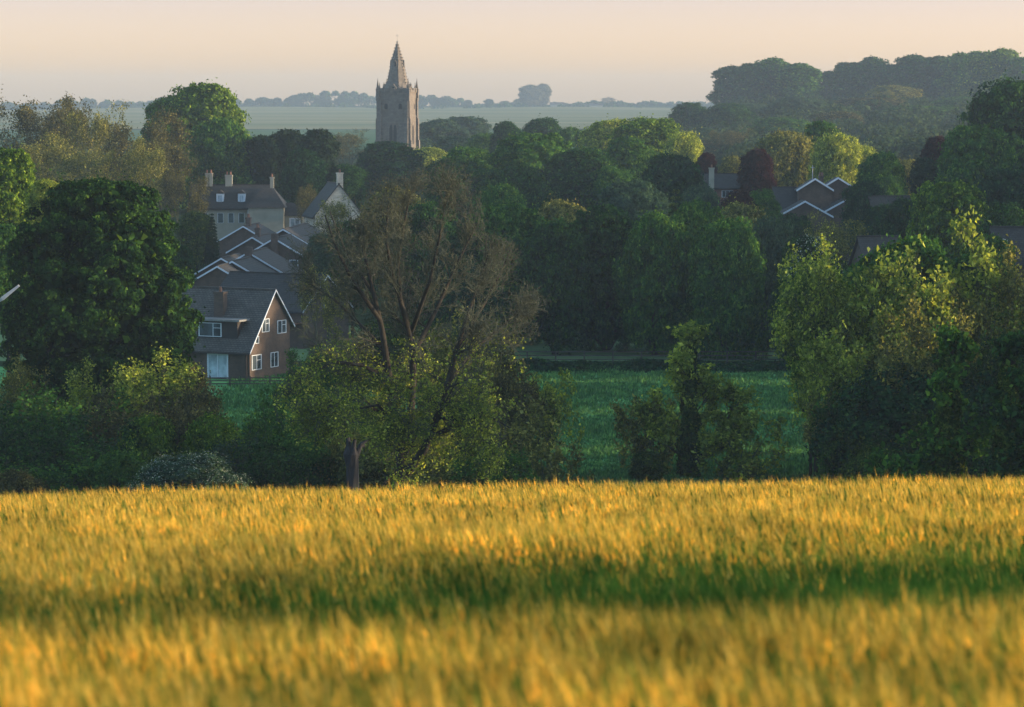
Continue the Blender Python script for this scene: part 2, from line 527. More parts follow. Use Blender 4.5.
def grow(rnd, p, d, L, r, lvl, cfg, segs, tips):
    nseg = cfg['nseg'][lvl]
    pts = [p]
    r1 = r * cfg['taper']
    step = L / nseg
    for i in range(nseg):
        wob = cfg['wob'][lvl]
        d = (d + Vector((rnd.gauss(0, wob), rnd.gauss(0, wob), rnd.gauss(0, wob) + cfg['up'][lvl]))).normalized()
        q = p + d * step
        ra = r + (r1 - r) * i / nseg; rb = r + (r1 - r) * (i + 1) / nseg
        segs.append((p, q, ra, rb))
        if lvl >= cfg['leaf_lvl']: tips.append((q, d))
        pts.append(q); p = q
    if lvl + 1 >= cfg['levels']: return
    n = cfg['kids'][lvl]
    for k in range(n):
        t = cfg['from'] + (1 - cfg['from']) * (k + rnd.random()) / n
        fi = min(nseg - 1, int(t * nseg)); ff = t * nseg - fi
        base = pts[fi].lerp(pts[fi + 1], min(1, ff))
        dd = (pts[fi + 1] - pts[fi]).normalized()
        ax = dd.orthogonal().normalized()
        ax = rot_about(ax, dd, k * 2.4 + rnd.uniform(-0.7, 0.7))
        nd = rot_about(dd, ax, cfg['ang'][lvl] * rnd.uniform(0.6, 1.3))
        LL = L * cfg['len'][lvl] * rnd.uniform(0.65, 1.2) * (1.15 - 0.45 * t)
        rc = max(cfg['rmin'], (r + (r1 - r) * t) * cfg['rr'])
        grow(rnd, base, nd, LL, rc, lvl + 1, cfg, segs, tips)

CFG = dict(levels=5, kids=[6, 5, 5, 4], nseg=[6, 5, 4, 3, 2], wob=[0.06, 0.12, 0.16, 0.2, 0.25], up=[0.02, 0.05, 0.04, 0.03, 0.02],
           ang=[0.7, 0.8, 0.8, 0.8], len=[0.62, 0.6, 0.58, 0.55], taper=0.45, rr=0.55, rmin=0.012, leaf_lvl=3)
CFG['from'] = 0.3

def twiggy_tree(seed, H, Wd, nst=3, leaf=0.14, nleaf=8000, cfg=None, spread=0.45, rbase=0.22, low=0.0, scatter=0.25):
    """bare-ish multi-stem tree: visible limbs and fine twigs, few leaves"""
    rnd = random.Random(seed); rng = np.random.default_rng(seed)
    c = dict(CFG); c.update(cfg or {})
    segs, tips = [], []
    for k in range(nst):
        a = 2 * math.pi * k / nst + rnd.uniform(-.5, .5)
        sp = spread * rnd.uniform(0.5, 1.2) if nst > 1 else 0.05
        d = Vector((math.cos(a) * sp, math.sin(a) * sp, 1)).normalized()
        p0 = Vector((math.cos(a) * 0.1, math.sin(a) * 0.1, -0.4))
        grow(rnd, p0, d, H * 0.72 * rnd.uniform(0.8, 1.05), rbase * rnd.uniform(0.7, 1), 0, c, segs, tips)
    # fit into the wanted height and width
    q = np.array([s[1] for s in segs])
    z1 = np.percentile(q[:, 2], 99.5); wx = np.percentile(np.hypot(q[:, 0], q[:, 1]), 98.5) * 2
    sx, sz = Wd / wx, H / z1
    f = lambda v: Vector((v.x * sx, v.y * sx, v.z * sz))
    segs = [(f(a), f(b), ra, rb) for a, b, ra, rb in segs if f(b).z > low - 0.5]
    tr = seg_mesh('trunk', segs, [M['twig']])
    tp = np.array([tuple(f(t[0])) for t in tips])
    tp = tp[tp[:, 2] > 0.1]
    ii = rng.integers(0, len(tp), nleaf)
    pos = tp[ii] + rng.normal(size=(nleaf, 3)) * scatter
    nn = unit(rng, nleaf); nn[:, 2] += 0.4
    V, F = cards(pos, nn, leaf, rng, 1.5)
    cr = mesh_np('crown', V, F, [M['olive']])
    return cr, tr

PROTO = {}
def proto(name, fn, H, Wd):
    cr, tr = fn()
    co = np.empty(len(cr.vertices) * 3, np.float32); cr.vertices.foreach_get('co', co); co = co.reshape(-1, 3)
    H = float(np.percentile(co[:, 2], 99.6)); Wd = 2 * float(np.percentile(np.hypot(co[:, 0], co[:, 1]), 97.5))
    PROTO[name] = (cr, tr, H, Wd)

proto('round_a', lambda: dense_crown(1, 14, 13, 0.06, 16, 'round', 0.30, 20000), 14, 13)
proto('round_b', lambda: dense_crown(2, 14, 13, 0.08, 22, 'round', 0.27, 20000, 0.075), 14, 13)
proto('dome_a', lambda: dense_crown(3, 14, 13, 0.04, 20, 'dome', 0.28, 22000), 14, 13)
proto('dome_b', lambda: dense_crown(4, 14, 13, 0.05, 26, 'dome', 0.26, 22000, 0.065), 14, 13)
proto('loose', lambda: dense_crown(5, 14, 12, 0.08, 18, 'loose', 0.27, 15000, 0.10), 14, 12)
proto('chestnut', lambda: dense_crown(6, 18, 14, 0.05, 34, 'dome', 0.18, 95000, 0.045), 18, 14)
proto('poplar', lambda: dense_crown(7, 22, 12, 0.04, 16, 'poplar', 0.6, 9000, 0.10), 22, 12)
proto('poplar_b', lambda: dense_crown(17, 22, 12, 0.12, 13, 'poplar', 0.6, 8000, 0.10), 22, 12)
proto('willow', lambda: dense_crown(8, 13, 12, 0.05, 18, 'dome', 0.20, 24000, 0.09, droop=0.9), 13, 12)
proto('willow_b', lambda: dense_crown(18, 13, 12, 0.05, 14, 'round', 0.22, 20000, 0.10, droop=0.8), 13, 12)
proto('conifer', lambda: conifer_crown(9, 12, 5.5, 0.22, 9000), 12, 5.5)
proto('yew', lambda: dense_crown(10, 13, 9, 0.03, 24, 'cone', 0.26, 13000, 0.08), 13, 9)
proto('bare_a', lambda: twiggy_tree(11, 17, 14, 3, 0.20, 9000, scatter=0.35), 17, 14)
proto('bare_b', lambda: twiggy_tree(12, 17, 14, 2, 0.20, 11000, scatter=0.4), 17, 14)
proto('sparse_a', lambda: twiggy_tree(13, 10, 9, 4, 0.155, 12500, spread=0.7, rbase=0.13, scatter=0.28), 10, 9)
proto('sparse_b', lambda: twiggy_tree(14, 10, 9, 3, 0.16, 10000, spread=0.6, rbase=0.14, scatter=0.22), 10, 9)
SH = dict(kids=[7, 5, 5, 3], ang=[0.9, 0.8, 0.8, 0.8])
SH['from'] = 0.05
proto('thicket_a', lambda: twiggy_tree(15, 6, 7, 6, 0.15, 11000, SH, 1.0, 0.06, scatter=0.2), 6, 7)
proto('thicket_b', lambda: twiggy_tree(16, 6, 7, 5, 0.16, 9000, SH, 1.1, 0.06, scatter=0.22), 6, 7)
proto('airy_a', lambda: twiggy_tree(25, 6, 7.5, 5, 0.21, 3400, dict(SH, kids=[5, 4, 4, 3]), 1.1, 0.06, scatter=0.16), 6, 7.5)
proto('airy_b', lambda: twiggy_tree(26, 6, 7.5, 4, 0.21, 2800, dict(SH, kids=[5, 4, 4, 3]), 1.3, 0.06, scatter=0.16), 6, 7.5)
proto('shrub_a', lambda: dense_crown(21, 5, 6, 0.0, 16, 'dome', 0.13, 14000, 0.09), 5, 6)
proto('shrub_b', lambda: dense_crown(22, 5, 6, 0.0, 12, 'loose', 0.14, 11000, 0.11), 5, 6)

_rs = random.Random(77)
def plant(pr, px, ytop, d, wpx, mat, label, name='broadleaf_tree', cat='tree', group=None, trunk=None, dz=0.0, rz=None, cap=1.30):
    cr, tr, H, Wd = PROTO[pr]
    p = P(px, ytop, d)
    g = Tz(p.x, d) + dz
    h = p.z - g
    w = wpx * d / F_PX
    e = empty(name, (p.x, d, g), _rs.uniform(0, 6.28) if rz is None else rz)
    sx = w / Wd; sz = h / H
    cap = cap * sx
    lift = 0.0
    if sz > cap:
        lift = (sz - cap) * H; sz = cap
    tag(e, label, cat, group)
    tm = trunk or (M['twig'] if pr in ('bare_a', 'bare_b', 'sparse_a', 'sparse_b', 'thicket_a', 'thicket_b', 'airy_a', 'airy_b') else M['bark'])
    t_ = ob('trunk', tr, e, tm); c_ = ob('crown', cr, e, M[mat])
    for q in (t_, c_):
        q.scale = (sx, sx, sz); q.location.z = lift
    if lift > 0.5:
        r = max(0.09, 0.026 * w)
        ob('stem', seg_mesh('stem', [(Vector((0, 0, -0.5)), Vector((0, 0, lift * 0.5)), r * 1.3, r), (Vector((0, 0, lift * 0.5)), Vector((0, 0, lift + 0.5)), r, r * 0.9)], [tm]), e)
    return e

# ------------------------------------------------------------------ distant woods that read as one mass
def wood_mass(name, label, pts, size, mat, seed, leaf, k=26, group=None):
    """pts: array of x, y, r, h lumps standing on the ground"""
    rng = np.random.default_rng(seed)
    pos, nrm = [], []
    for (x, y, r, h) in pts:
        g = Tz(x, y)
        d = unit(rng, k * 4); d[:, 2] = np.abs(d[:, 2]) * 1.1 - 0.15
        c = np.array([x, y, g + h - r * 0.9])
        q = c + d * np.array([r, r, r * 0.9]) * rng.uniform(0.75, 1.08, (k * 4, 1))
        pos.append(q); nrm.append(d + rng.normal(size=d.shape) * 0.5)
        m = k
        q = np.array([x, y, g]) + np.stack([rng.normal(size=m) * r * 0.6, rng.normal(size=m) * r * 0.6, rng.uniform(0, max(0.5, h - r), m)], 1)
        pos.append(q); nrm.append(unit(rng, m))
    V, F = cards(np.concatenate(pos), np.concatenate(nrm), leaf, rng, 1.3)
    o = ob(name, mesh_np(name, V, F, [mat]))
    return tag(o, label, 'woodland', group, 'stuff')

rg = np.random.default_rng(5)
L_ = []
for x in np.arange(-760, 260, 5.5):
    px = 512 + x / 3450 * F_PX
    h = 7.5 + 2.5 * math.sin(x * 0.021) + 1.5 * math.sin(x * 0.06 + 1)
    if 300 < px < 462: h += 5
    if 150 < px < 245: h += 1
    if 468 < px < 520: h -= 5.0
    if 545 < px < 640: h -= 4.5
    h *= rg.uniform(0.75, 1.2)
    L_.append((x + rg.normal() * 3, 3420 + rg.uniform(-20, 60), rg.uniform(5, 8), max(3, h)))
wood_mass('ridge_woodland', 'thin dark blue line of distant woodland along the whole skyline ridge', L_, 0, M['dark'], 31, 2.2, 40)
L_ = []
for i in range(150):
    x = rg.uniform(-260, 150); y = rg.uniform(3150, 3320)
    if abs(y - 3230 - 60 * math.sin(x * 0.02)) < 25:
        L_.append((x, y, rg.uniform(3, 5), rg.uniform(3, 6)))
wood_mass('distant_hedgerow', 'faint hedgerow scrub below the far farm buildings on the skyline', L_, 0, M['dark'], 32, 1.6, 12)
L_ = []
for i in range(620):
    y = rg.uniform(620, 1080); u = rg.uniform(0, 1)
    xa = y * (665 - 512) / F_PX + (1160 - y) * 0.03; xb = y * (1060 - 512) / F_PX
    x = xa + (xb - xa) * u
    L_.append((x, y, rg.uniform(3.5, 6.0), rg.uniform(4.5, 8.5)))
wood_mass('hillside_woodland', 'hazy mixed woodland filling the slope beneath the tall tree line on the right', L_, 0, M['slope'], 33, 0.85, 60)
L_ = []
for i in range(260):
    y = rg.uniform(560, 980); px = rg.uniform(-30, 660)
    if 330 < px < 425 or (230 < px < 420 and y < 800): continue
    if px < 230 and rg.random() < 0.6: continue
    L_.append(((px - 512) / F_PX * y, y, rg.uniform(3, 5), rg.uniform(4, 8)))
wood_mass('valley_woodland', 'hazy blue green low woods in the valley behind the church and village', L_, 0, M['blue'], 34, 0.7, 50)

# ------------------------------------------------------------------ skyline trees
g = 'lone trees standing on the distant skyline'
plant('round_a', 295, 95, 3400, 15, 'dark', 'lone round tree on the skyline left of the church spire', group=g)
plant('round_a', 531, 85, 3350, 25, 'brown', 'large brownish twiggy tree, the biggest on the skyline right of the spire', 'bare_tree', group=g)
plant('loose', 543, 84, 3360, 19, 'brown', 'narrower brown tree crowding the right side of the biggest skyline tree', 'bare_tree', group=g)
plant('round_b', 468, 100, 3380, 9, 'dark', 'small round tree on the skyline, first right of the church woods', group=g)
plant('round_a', 489, 99, 3380, 11, 'dark', 'small domed skyline tree midway between spire and big bare tree', group=g)
plant('dome_b', 505, 101, 3360, 13, 'olive', 'low spreading skyline tree just left of the big bare tree', group=g)
plant('dome_a', 519, 99, 3360, 13, 'olive', 'small tree touching the left foot of the big bare skyline tree', group=g)
plant('bare_a', 610, 97, 3350, 18, 'brown', 'low bare tree on the skyline right of the white farm shed', 'bare_tree', group=g)
plant('dome_a', 560, 103, 3340, 14, 'dark', 'dark bushy tree beside the white farm shed on the skyline', group=g)
for px, w, y in ((418, 20, 97), (440, 20, 98), (345, 26, 98), (322, 20, 99)):
    plant('round_b' if px % 2 else 'dome_b', px, y, 3370, w, 'dark', {418: 'tall blue skyline tree directly behind the right edge of the church tower',
          440: 'ragged blue skyline tree ending the wood right of the church', 345: 'broad blue skyline tree in the wood left of the church',
          322: 'blue skyline tree at the left end of the raised wood beside the church'}[px], group=g)

# ------------------------------------------------------------------ boxes and houses
class MB:
    def __init__(s): s.V = []; s.F = []
    def quad(s, *p):
        n = len(s.V); s.V += [tuple(q) for q in p]; s.F.append(tuple(range(n, n + len(p))))
    def box(s, x0, x1, y0, y1, z0, z1):
        n = len(s.V)
        s.V += [(x0, y0, z0), (x1, y0, z0), (x1, y1, z0), (x0, y1, z0), (x0, y0, z1), (x1, y0, z1), (x1, y1, z1), (x0, y1, z1)]
        for f in ((0, 3, 2, 1), (4, 5, 6, 7), (0, 1, 5, 4), (1, 2, 6, 5), (2, 3, 7, 6), (3, 0, 4, 7)):
            s.F.append(tuple(n + k for k in f))
    def hexa(s, lo, hi):
        """lo, hi: four corners each"""
        n = len(s.V); s.V += [tuple(q) for q in lo] + [tuple(q) for q in hi]
        for f in ((0, 3, 2, 1), (4, 5, 6, 7), (0, 1, 5, 4), (1, 2, 6, 5), (2, 3, 7, 6), (3, 0, 4, 7)):
            s.F.append(tuple(n + k for k in f))
    def ring(s, prof, sides=8, cx=0, cy=0, ph=0.0):
        """lathe: prof = [(r, z), ...]"""
        n = len(s.V)
        for r, z in prof:
            for k in range(sides):
                a = ph + 2 * math.pi * k / sides
                s.V.append((cx + r * math.cos(a), cy + r * math.sin(a), z))
        for i in range(len(prof) - 1):
            for k in range(sides):
                k2 = (k + 1) % sides
                s.F.append((n + i * sides + k, n + i * sides + k2, n + (i + 1) * sides + k2, n + (i + 1) * sides + k))
        s.F.append(tuple(n + k for k in reversed(range(sides))))
        s.F.append(tuple(n + (len(prof) - 1) * sides + k for k in range(sides)))
    def build(s, name, mat, parent=None, smooth=False):
        me = bpy.data.meshes.new(name)
        me.from_pydata(s.V, [], s.F); me.materials.append(mat)
        if smooth: me.polygons.foreach_set('use_smooth', [True] * len(me.polygons))
        me.update()
        return ob(name, me, parent)

def window(h, org, along, out, w, ht, cols=2, pane='glass', name='window', bar=0.055, split=None):
    """window centred on org (bottom centre) in the wall plane; along, out: unit vectors"""
    up = Vector((0, 0, 1)); a = Vector(along); o = Vector(out); p = Vector(org)
    fr = MB()
    def bar_(u0, u1, z0, z1, t0=-0.02, t1=0.05):
        lo = [p + a * u0 + up * z0 + o * t0, p + a * u1 + up * z0 + o * t0, p + a * u1 + up * z0 + o * t1, p + a * u0 + up * z0 + o * t1]
        hi = [q + up * (z1 - z0) for q in lo]
        fr.hexa(lo, hi)
    bar_(-w / 2 - bar, -w / 2 + bar * .6, 0, ht); bar_(w / 2 - bar * .6, w / 2 + bar, 0, ht)
    bar_(-w / 2 + bar * .6, w / 2 - bar * .6, 0, bar); bar_(-w / 2 + bar * .6, w / 2 - bar * .6, ht - bar, ht)
    if split is not None:
        bar_(split * w - w / 2 - bar / 2, split * w - w / 2 + bar / 2, bar, ht - bar)
        bar_(split * w - w / 2 + bar / 2, w / 2 - bar * .6, ht * 0.62, ht * 0.62 + bar * .8)
    else:
        for k in range(1, cols):
            u = -w / 2 + w * k / cols
            bar_(u - bar / 2, u + bar / 2, bar, ht - bar)
    f = fr.build(name, M['white'], h)
    g_ = MB()
    lo = [p + a * s + up * z + o * t for s, z, t in ((-w / 2 + .03, bar * .9, -.015), (w / 2 - .03, bar * .9, -.015), (w / 2 - .03, bar * .9, 0.012), (-w / 2 + .03, bar * .9, 0.012))]
    g_.hexa(lo, [q + up * (ht - bar * 1.8) for q in lo])
    g_.build('pane', M[pane], f)
    return f

def slab(mb, a, b, c, d, t):
    """roof slab: quad a b c d (upper surface) thickened downward"""
    mb.hexa([v - Vector((0, 0, t)) for v in (a, b, c, d)], [a, b, c, d])

def chimney(h, x, y, z0, z1, sx, sy, mat, pots=2, name='chimney'):
    c = MB(); c.box(x - sx / 2, x + sx / 2, y - sy / 2, y + sy / 2, z0, z1 - 0.2)
    c.box(x - sx / 2 - .06, x + sx / 2 + .06, y - sy / 2 - .06, y + sy / 2 + .06, z1 - 0.2, z1)
    o = c.build(name, mat, h)
    for k in range(pots):
        m = MB(); xx = x + (k - (pots - 1) / 2) * sx / max(1, pots)
        m.ring([(0.12, z1 - .01), (0.15, z1 + 0.1), (0.11, z1 + 0.4), (0.14, z1 + 0.45)], 8, xx, y)
        m.build('chimney_pot', M['claypot'], o)
    return o

def gable_house(name, label, x, y, rz, L, W, zr, zf, zb, vr=0.0, wall='brick', roof='tiles', group=None, boards=(1, -1), over=0.35, g=None, cat='house', bw=0.12, half=None):
    """ridge along local x; front eave at -y; zr, zf, zb: ridge, front-eave and back-eave heights above the ground"""
    gz = Tz(x, y) if g is None else g
    h = empty(name, (x, y, gz), rz); tag(h, label, cat, group)
    w = MB()
    for sx in (-1, 1):
        X = sx * L / 2
        pent = [(X, -W / 2, -1), (X, W / 2, -1), (X, W / 2, zb), (X, vr, zr), (X, -W / 2, zf)]
        if sx < 0: pent.reverse()
        w.quad(*pent)
    w.quad((-L / 2, -W / 2, -1), (L / 2, -W / 2, -1), (L / 2, -W / 2, zf), (-L / 2, -W / 2, zf))
    w.quad((L / 2, W / 2, -1), (-L / 2, W / 2, -1), (-L / 2, W / 2, zb), (L / 2, W / 2, zb))
    w.build('wall', M[wall], h)
    r = MB()
    sf = (zr - zf) / (W / 2 + vr); sb = (zr - zb) / (W / 2 - vr)
    up = 0.16
    yf, yb = -W / 2 - over, W / 2 + over
    za, zc = zf - sf * over + up, zb - sb * over + up
    xo = L / 2 + over * 0.7
    A = Vector((-xo, yf, za)); B = Vector((xo, yf, za)); Cc = Vector((xo, vr, zr + up)); D = Vector((-xo, vr, zr + up))
    slab(r, A, B, Cc, D, 0.13)
    E = Vector((xo, yb, zc)); Fp = Vector((-xo, yb, zc))
    slab(r, D, Cc, E, Fp, 0.13)
    # ridge tiles
    r.box(-xo, xo, vr - 0.12, vr + 0.12, zr + up - 0.03, zr + up + 0.07)
    ro = r.build('roof', M[roof], h)
    for s in boards:
        b = MB()
        X0 = s * xo + (0.004 if s > 0 else -0.044); X1 = X0 + 0.04
        for (yy, zz) in ((yf, za), (yb, zc)):
            if half == 'front' and yy == yb: continue
            lo = [(X0, yy, zz - bw), (X1, yy, zz - bw), (X1, vr, zr + up - bw), (X0, vr, zr + up - bw)]
            hi = [(a, b_, c + bw + 0.03) for a, b_, c in lo]
            b.hexa(lo, hi)
        b.build('bargeboard', M['white'], h)
    gt = MB(); gt.box(-xo + .03, xo - .03, yf - 0.10, yf - 0.01, za - 0.20, za - 0.10)
    gt.build('gutter', M['darkclad'], h)
    return h

# --- front chalet house
hp = P(228, 375, 254)
R30 = R(-26)
ch = gable_house('chalet_house', 'front brown brick house with long tiled roof, flat dormer and patio door', -26.85, 254, R30, 13.0, 6.8, 7.45, 2.75, 4.5, vr=0.6, boards=(1,), over=0.4, bw=0.13)
dn = MB(); dn.box(3.5, 5.0, -2.9, 0.4, 3.45, 5.0); do = dn.build('dormer', M['darkclad'], ch)
d2 = MB(); d2.box(0.9, 3.5, -2.9, 0.4, 3.45, 5.0); d2.build('dormer_wall', M['darkclad'], do)
rf = MB(); rf.box(0.6, 5.4, -3.25, 0.4, 5.0, 5.16); rf.build('dormer_roof', M['lead'], do)
window(ch, (2.25, -2.91, 3.62), (1, 0, 0), (0, -1, 0), 2.2, 1.2, split=0.64, pane='glass')
window(ch, (3.3, -3.4, 0.1), (1, 0, 0), (0, -1, 0), 1.95, 2.1, cols=2, pane='curtain', name='patio_door', bar=0.08)
GX = 6.5
window(ch, (GX, -0.75, 4.0), (0, 1, 0), (1, 0, 0), 1.15, 1.15, split=0.5)
window(ch, (GX, 2.0, 3.7), (0, 1, 0), (1, 0, 0), 1.4, 1.15, split=0.5, pane='glass')
window(ch, (GX, -2.2, 3.1), (0, 1, 0), (1, 0, 0), 0.5, 0.65, cols=1)
window(ch, (GX, -2.3, 0.85), (0, 1, 0), (1, 0, 0), 1.5, 1.3, split=0.5, pane='glass')
window(ch, (GX, 0.7, 0.85), (0, 1, 0), (1, 0, 0), 1.2, 1.3, cols=2, pane='glass')
dp = MB(); dp.ring([(0.05, 0), (0.05, 2.6)], 6, GX - 0.25, -3.5); dp.build('downpipe', M['darkclad'], ch)
chimney(ch, 2.2, -1.1, 4.6, 7.4, 0.95, 0.65, M['brick'], 1)

# --- second house just behind it
hp = P(285, 330, 283)
h2 = gable_house('brick_house', 'brick house with wide dark roof directly behind the chalet house gable', hp.x - 0.6, 283, R(-33), 11.5, 7.4, 6.6, 3.6, 3.6, roof='slate', boards=(1,))
pm = MB(); pm.box(3.2, 5.7, -5.6, -3.72, 2.3, 2.42); pm.build('porch_roof', M['claypot'], h2)
window(h2, (-1.0, -3.7, 1.0), (1, 0, 0), (0, -1, 0), 1.6, 1.2, cols=2)
window(h2, (5.75, 0.3, 3.5), (0, 1, 0), (1, 0, 0), 1.2, 1.2, cols=2)

# --- stepped close of brick houses with white bargeboards
G = 'stepped close of brick gabled houses with white bargeboards'
close = [  # apex px, apex py, d, width m, label
    (217, 266, 292, 6.6, 'nearest brick gable of the stepped close, above the chalet house chimney'),
    (232, 261, 297, 5.2, 'narrow brick gable squeezed just right of the nearest one in the close'),
    (248, 252, 306, 7.6, 'wide brick gable in the middle of the stepped close with a brick flue'),
    (221, 258, 318, 5.6, 'low gabled house at the left edge of the close behind the nearest gable'),
    (274, 238, 328, 7.2, 'tall brick gable with small white window high on the right of the close'),
    (252, 237, 340, 5.6, 'gabled house in the close showing only its left white roof edge'),
    (283, 229, 350, 7.6, 'brick gable second from the back at the right of the close'),
    (243, 226, 356, 6.4, 'rear gabled house at the left back of the close below the manor windows'),
    (293, 226, 362, 7.2, 'rearmost brick gable at the right back of the close'),
]
for i, (px, py, d, w, lab) in enumerate(close):
    p = P(px, py, d); gz = Tz(p.x, d); hh = p.z - gz - 0.16
    drop = w / 2 * 0.58
    h = gable_house('close_house', lab, p.x + 0.6, d + 4.5, R(-90 - 7), 9.0, w, hh, hh - drop, hh - drop, roof='slate', group=G, boards=(1,), g=gz, bw=0.15)
    if i == 4:
        window(h, (4.5, 2.2, hh - 3.4), (0, 1, 0), (1, 0, 0), 0.9, 1.1, cols=1)
    elif i in (0, 6):
        window(h, (4.5, 1.2 if i else -0.8, hh - 4.2), (0, 1, 0), (1, 0, 0), 1.2, 1.1, cols=2)
    if i in (2, 4):
        c = MB(); c.box(4.51, 4.85, -0.35, 0.45, 0, hh + 0.7); c.build('chimney', M['brick'], h)
    if i in (5, 7):
        chimney(h, 1.5, 0.0, hh - 0.6, hh + 1.1, 0.7, 0.55, M['brick'], 2)

# --- long pale manor
p0 = P(190, 225, 400); p1 = P(268, 225, 400)
gz = Tz((p0.x + p1.x) / 2, 403); zr = P(230, 184.5, 404).z - gz; ze = P(230, 207.5, 400).z - gz
mn = gable_house('manor_house', 'long pale stone house with dark roof, two white dormers and tall chimneys', (p0.x + p1.x) / 2, 403.2, 0, (p1.x - p0.x), 7.5, zr - .16, ze, ze, wall='cream', roof='slate', boards=(), over=0.3)
ox = (p0.x + p1.x) / 2
def mx_(px, d=400): return (px - 512) / F_PX * d - ox
for px in (205.5, 221, 231.5, 242):
    window(mn, (mx_(px), -3.75, ze - 2.1), (1, 0, 0), (0, -1, 0), 0.75, 1.35, cols=1, bar=0.03, pane='glass')
for px in (220, 241.5):
    dm = MB(); X = mx_(px); dm.box(X - .5, X + .5, -2.9, 0.2, ze + 0.55, ze + 1.9)
    do = dm.build('dormer', M['white'], mn)
    dr = MB(); dr.hexa([(X - .62, -3.0, ze + 1.9), (X + .62, -3.0, ze + 1.9), (X + .62, 0.4, ze + 1.9), (X - .62, 0.4, ze + 1.9)],
                       [(X - .05, -3.0, ze + 2.35), (X + .05, -3.0, ze + 2.35), (X + .05, 0.4, ze + 2.35), (X - .05, 0.4, ze + 2.35)])
    dr.build('dormer_roof', M['slate'], do)
    window(mn, (X, -2.905, ze + 0.75), (1, 0, 0), (0, -1, 0), 0.6, 0.95, cols=2, bar=0.05, pane='curtain', name='dormer_window')
for px in (205, 209): chimney(mn, mx_(px), 0, zr - 0.5, zr + 1.6, 0.42, 0.6, M['cream'], 1)
chimney(mn, mx_(227), 0, zr - 0.5, zr + 1.35, 0.95, 0.6, M['cream'], 2)
# wing with hipped roof and the low annexe
X0, X1 = mx_(250), mx_(285)
wg = MB(); wg.box(X0, X1, -5.6, 1.5, -1, ze + 0.05); wo = wg.build('wing', M['cream'], mn)
hr = MB(); zt = P(262, 188, 402).z - gz
hr.hexa([(X0 - .3, -5.9, ze + .06), (X1 + .3, -5.9, ze + .06), (X1 + .3, 1.8, ze + .06), (X0 - .3, 1.8, ze + .06)],
        [(X0 + 1.6, -2.3, zt), (X1 - 1.6, -2.3, zt), (X1 - 1.6, -1.9, zt), (X0 + 1.6, -1.9, zt)])
hr.build('hipped_roof', M['slate'], wo)
chimney(mn, mx_(271), -1.0, zt - 1.8, zt + 1.5, 0.5, 0.5, M['cream'], 1)
AX0, AX1 = mx_(285.2), mx_(303)
an = MB(); an.box(AX0, AX1, -4.2, 0.5, -1, ze - 1.1); ao = an.build('annexe', M['cream'], mn)
ar = MB(); ar.hexa([(AX0 - .0, -4.5, ze - 1.09), (AX1 + .3, -4.5, ze - 1.09), (AX1 + .3, 0.8, ze - 1.09), (AX0, 0.8, ze - 1.09)],
                   [(AX0, -2.0, ze + 0.6), (AX1 - 1.0, -2.0, ze + 0.6), (AX1 - 1.0, -1.6, ze + 0.6), (AX0, -1.6, ze + 0.6)])
ar.build('annexe_roof', M['slate'], ao)
window(mn, (mx_(295.5), -4.2, ze - 2.9), (1, 0, 0), (0, -1, 0), 1.3, 1.5, cols=2, pane='curtain', name='annexe_door', bar=0.12)
dpp = MB(); dpp.ring([(0.06, 0), (0.06, ze)], 6, X0 - 0.2, -3.86); dpp.build('downpipe', M['white'], mn)

# --- stone gable house right of the manor
p = P(327, 186, 385); gz = Tz(p.x, 385)
sg = gable_house('stone_cottage', 'pale stone gable with tall end chimney among trees right of the manor', p.x + 0.6, 389, R(-90 + 14), 8, 6.4, p.z - gz, p.z - gz - 4.0, p.z - gz - 4.0, wall='stone', roof='slate', boards=(), cat='cottage')
chimney(sg, 3.6, 0.2, p.z - gz - 1.0, p.z - gz + 1.6, 0.55, 0.8, M['stone'], 1)

# --- gabled house on the right
p = P(800, 203, 372); gz = Tz(p.x, 372)
zr = P(800, 190, 374).z - gz
rh = gable_house('dormered_house', 'blue grey roofed house with white edged gables among the trees on the right', p.x + 0.8, 376, 0, 7.6, 7.5, zr, zr - 3.6, zr - 3.6, roof='slate', boards=())
def cross_gable(h, hx, hy, px, py, d, w, ln, slope=0.62, name='gable_wing'):
    p = P(px, py, d); g_ = h.location.z
    z = p.z - g_; x = p.x - h.location.x; y = d - h.location.y
    m = MB()
    e = z - w / 2 * slope
    for yy, rev in ((y, False), (y + ln, True)):
        pent = [(x - w / 2, yy, -1), (x + w / 2, yy, -1), (x + w / 2, yy, e), (x, yy, z), (x - w / 2, yy, e)]
        if rev: pent.reverse()
        m.quad(*pent)
    m.quad((x - w / 2, y + ln, -1), (x - w / 2, y, -1), (x - w / 2, y, e), (x - w / 2, y + ln, e))
    m.quad((x + w / 2, y, -1), (x + w / 2, y + ln, -1), (x + w / 2, y + ln, e), (x + w / 2, y, e))
    wo_ = m.build(name, M['brick'], h)
    rr = MB(); o = 0.3
    for s in (-1, 1):
        a = Vector((x, y - o, z + .15)); b = Vector((x, y + ln, z + .15)); c = Vector((x + s * (w / 2 + o), y + ln, e - o * slope + .15)); dd = Vector((x + s * (w / 2 + o), y - o, e - o * slope + .15))
        slab(rr, a, b, c, dd, 0.13)
    rr.build('gable_roof', M['slate'], wo_)
    bb = MB()
    for s in (-1, 1):
        ex = x + s * (w / 2 + o); ez = e - o * slope + .15
        lo = [(ex, y - o - .05, ez - .2), (x, y - o - .05, z - .05), (x, y - o - .005, z - .05), (ex, y - o - .005, ez - .2)]
        bb.hexa(lo, [(a, b, c + .24) for a, b, c in lo])
    bb.build('bargeboard', M['white'], wo_)
    return wo_
cross_gable(rh, 0, 0, 815, 179.5, 373.0, 4.2, 3)
cross_gable(rh, 0, 0, 838, 178.5, 374.0, 4.0, 3)
cross_gable(rh, 0, 0, 805, 202, 368, 6.6, 5, 0.55)
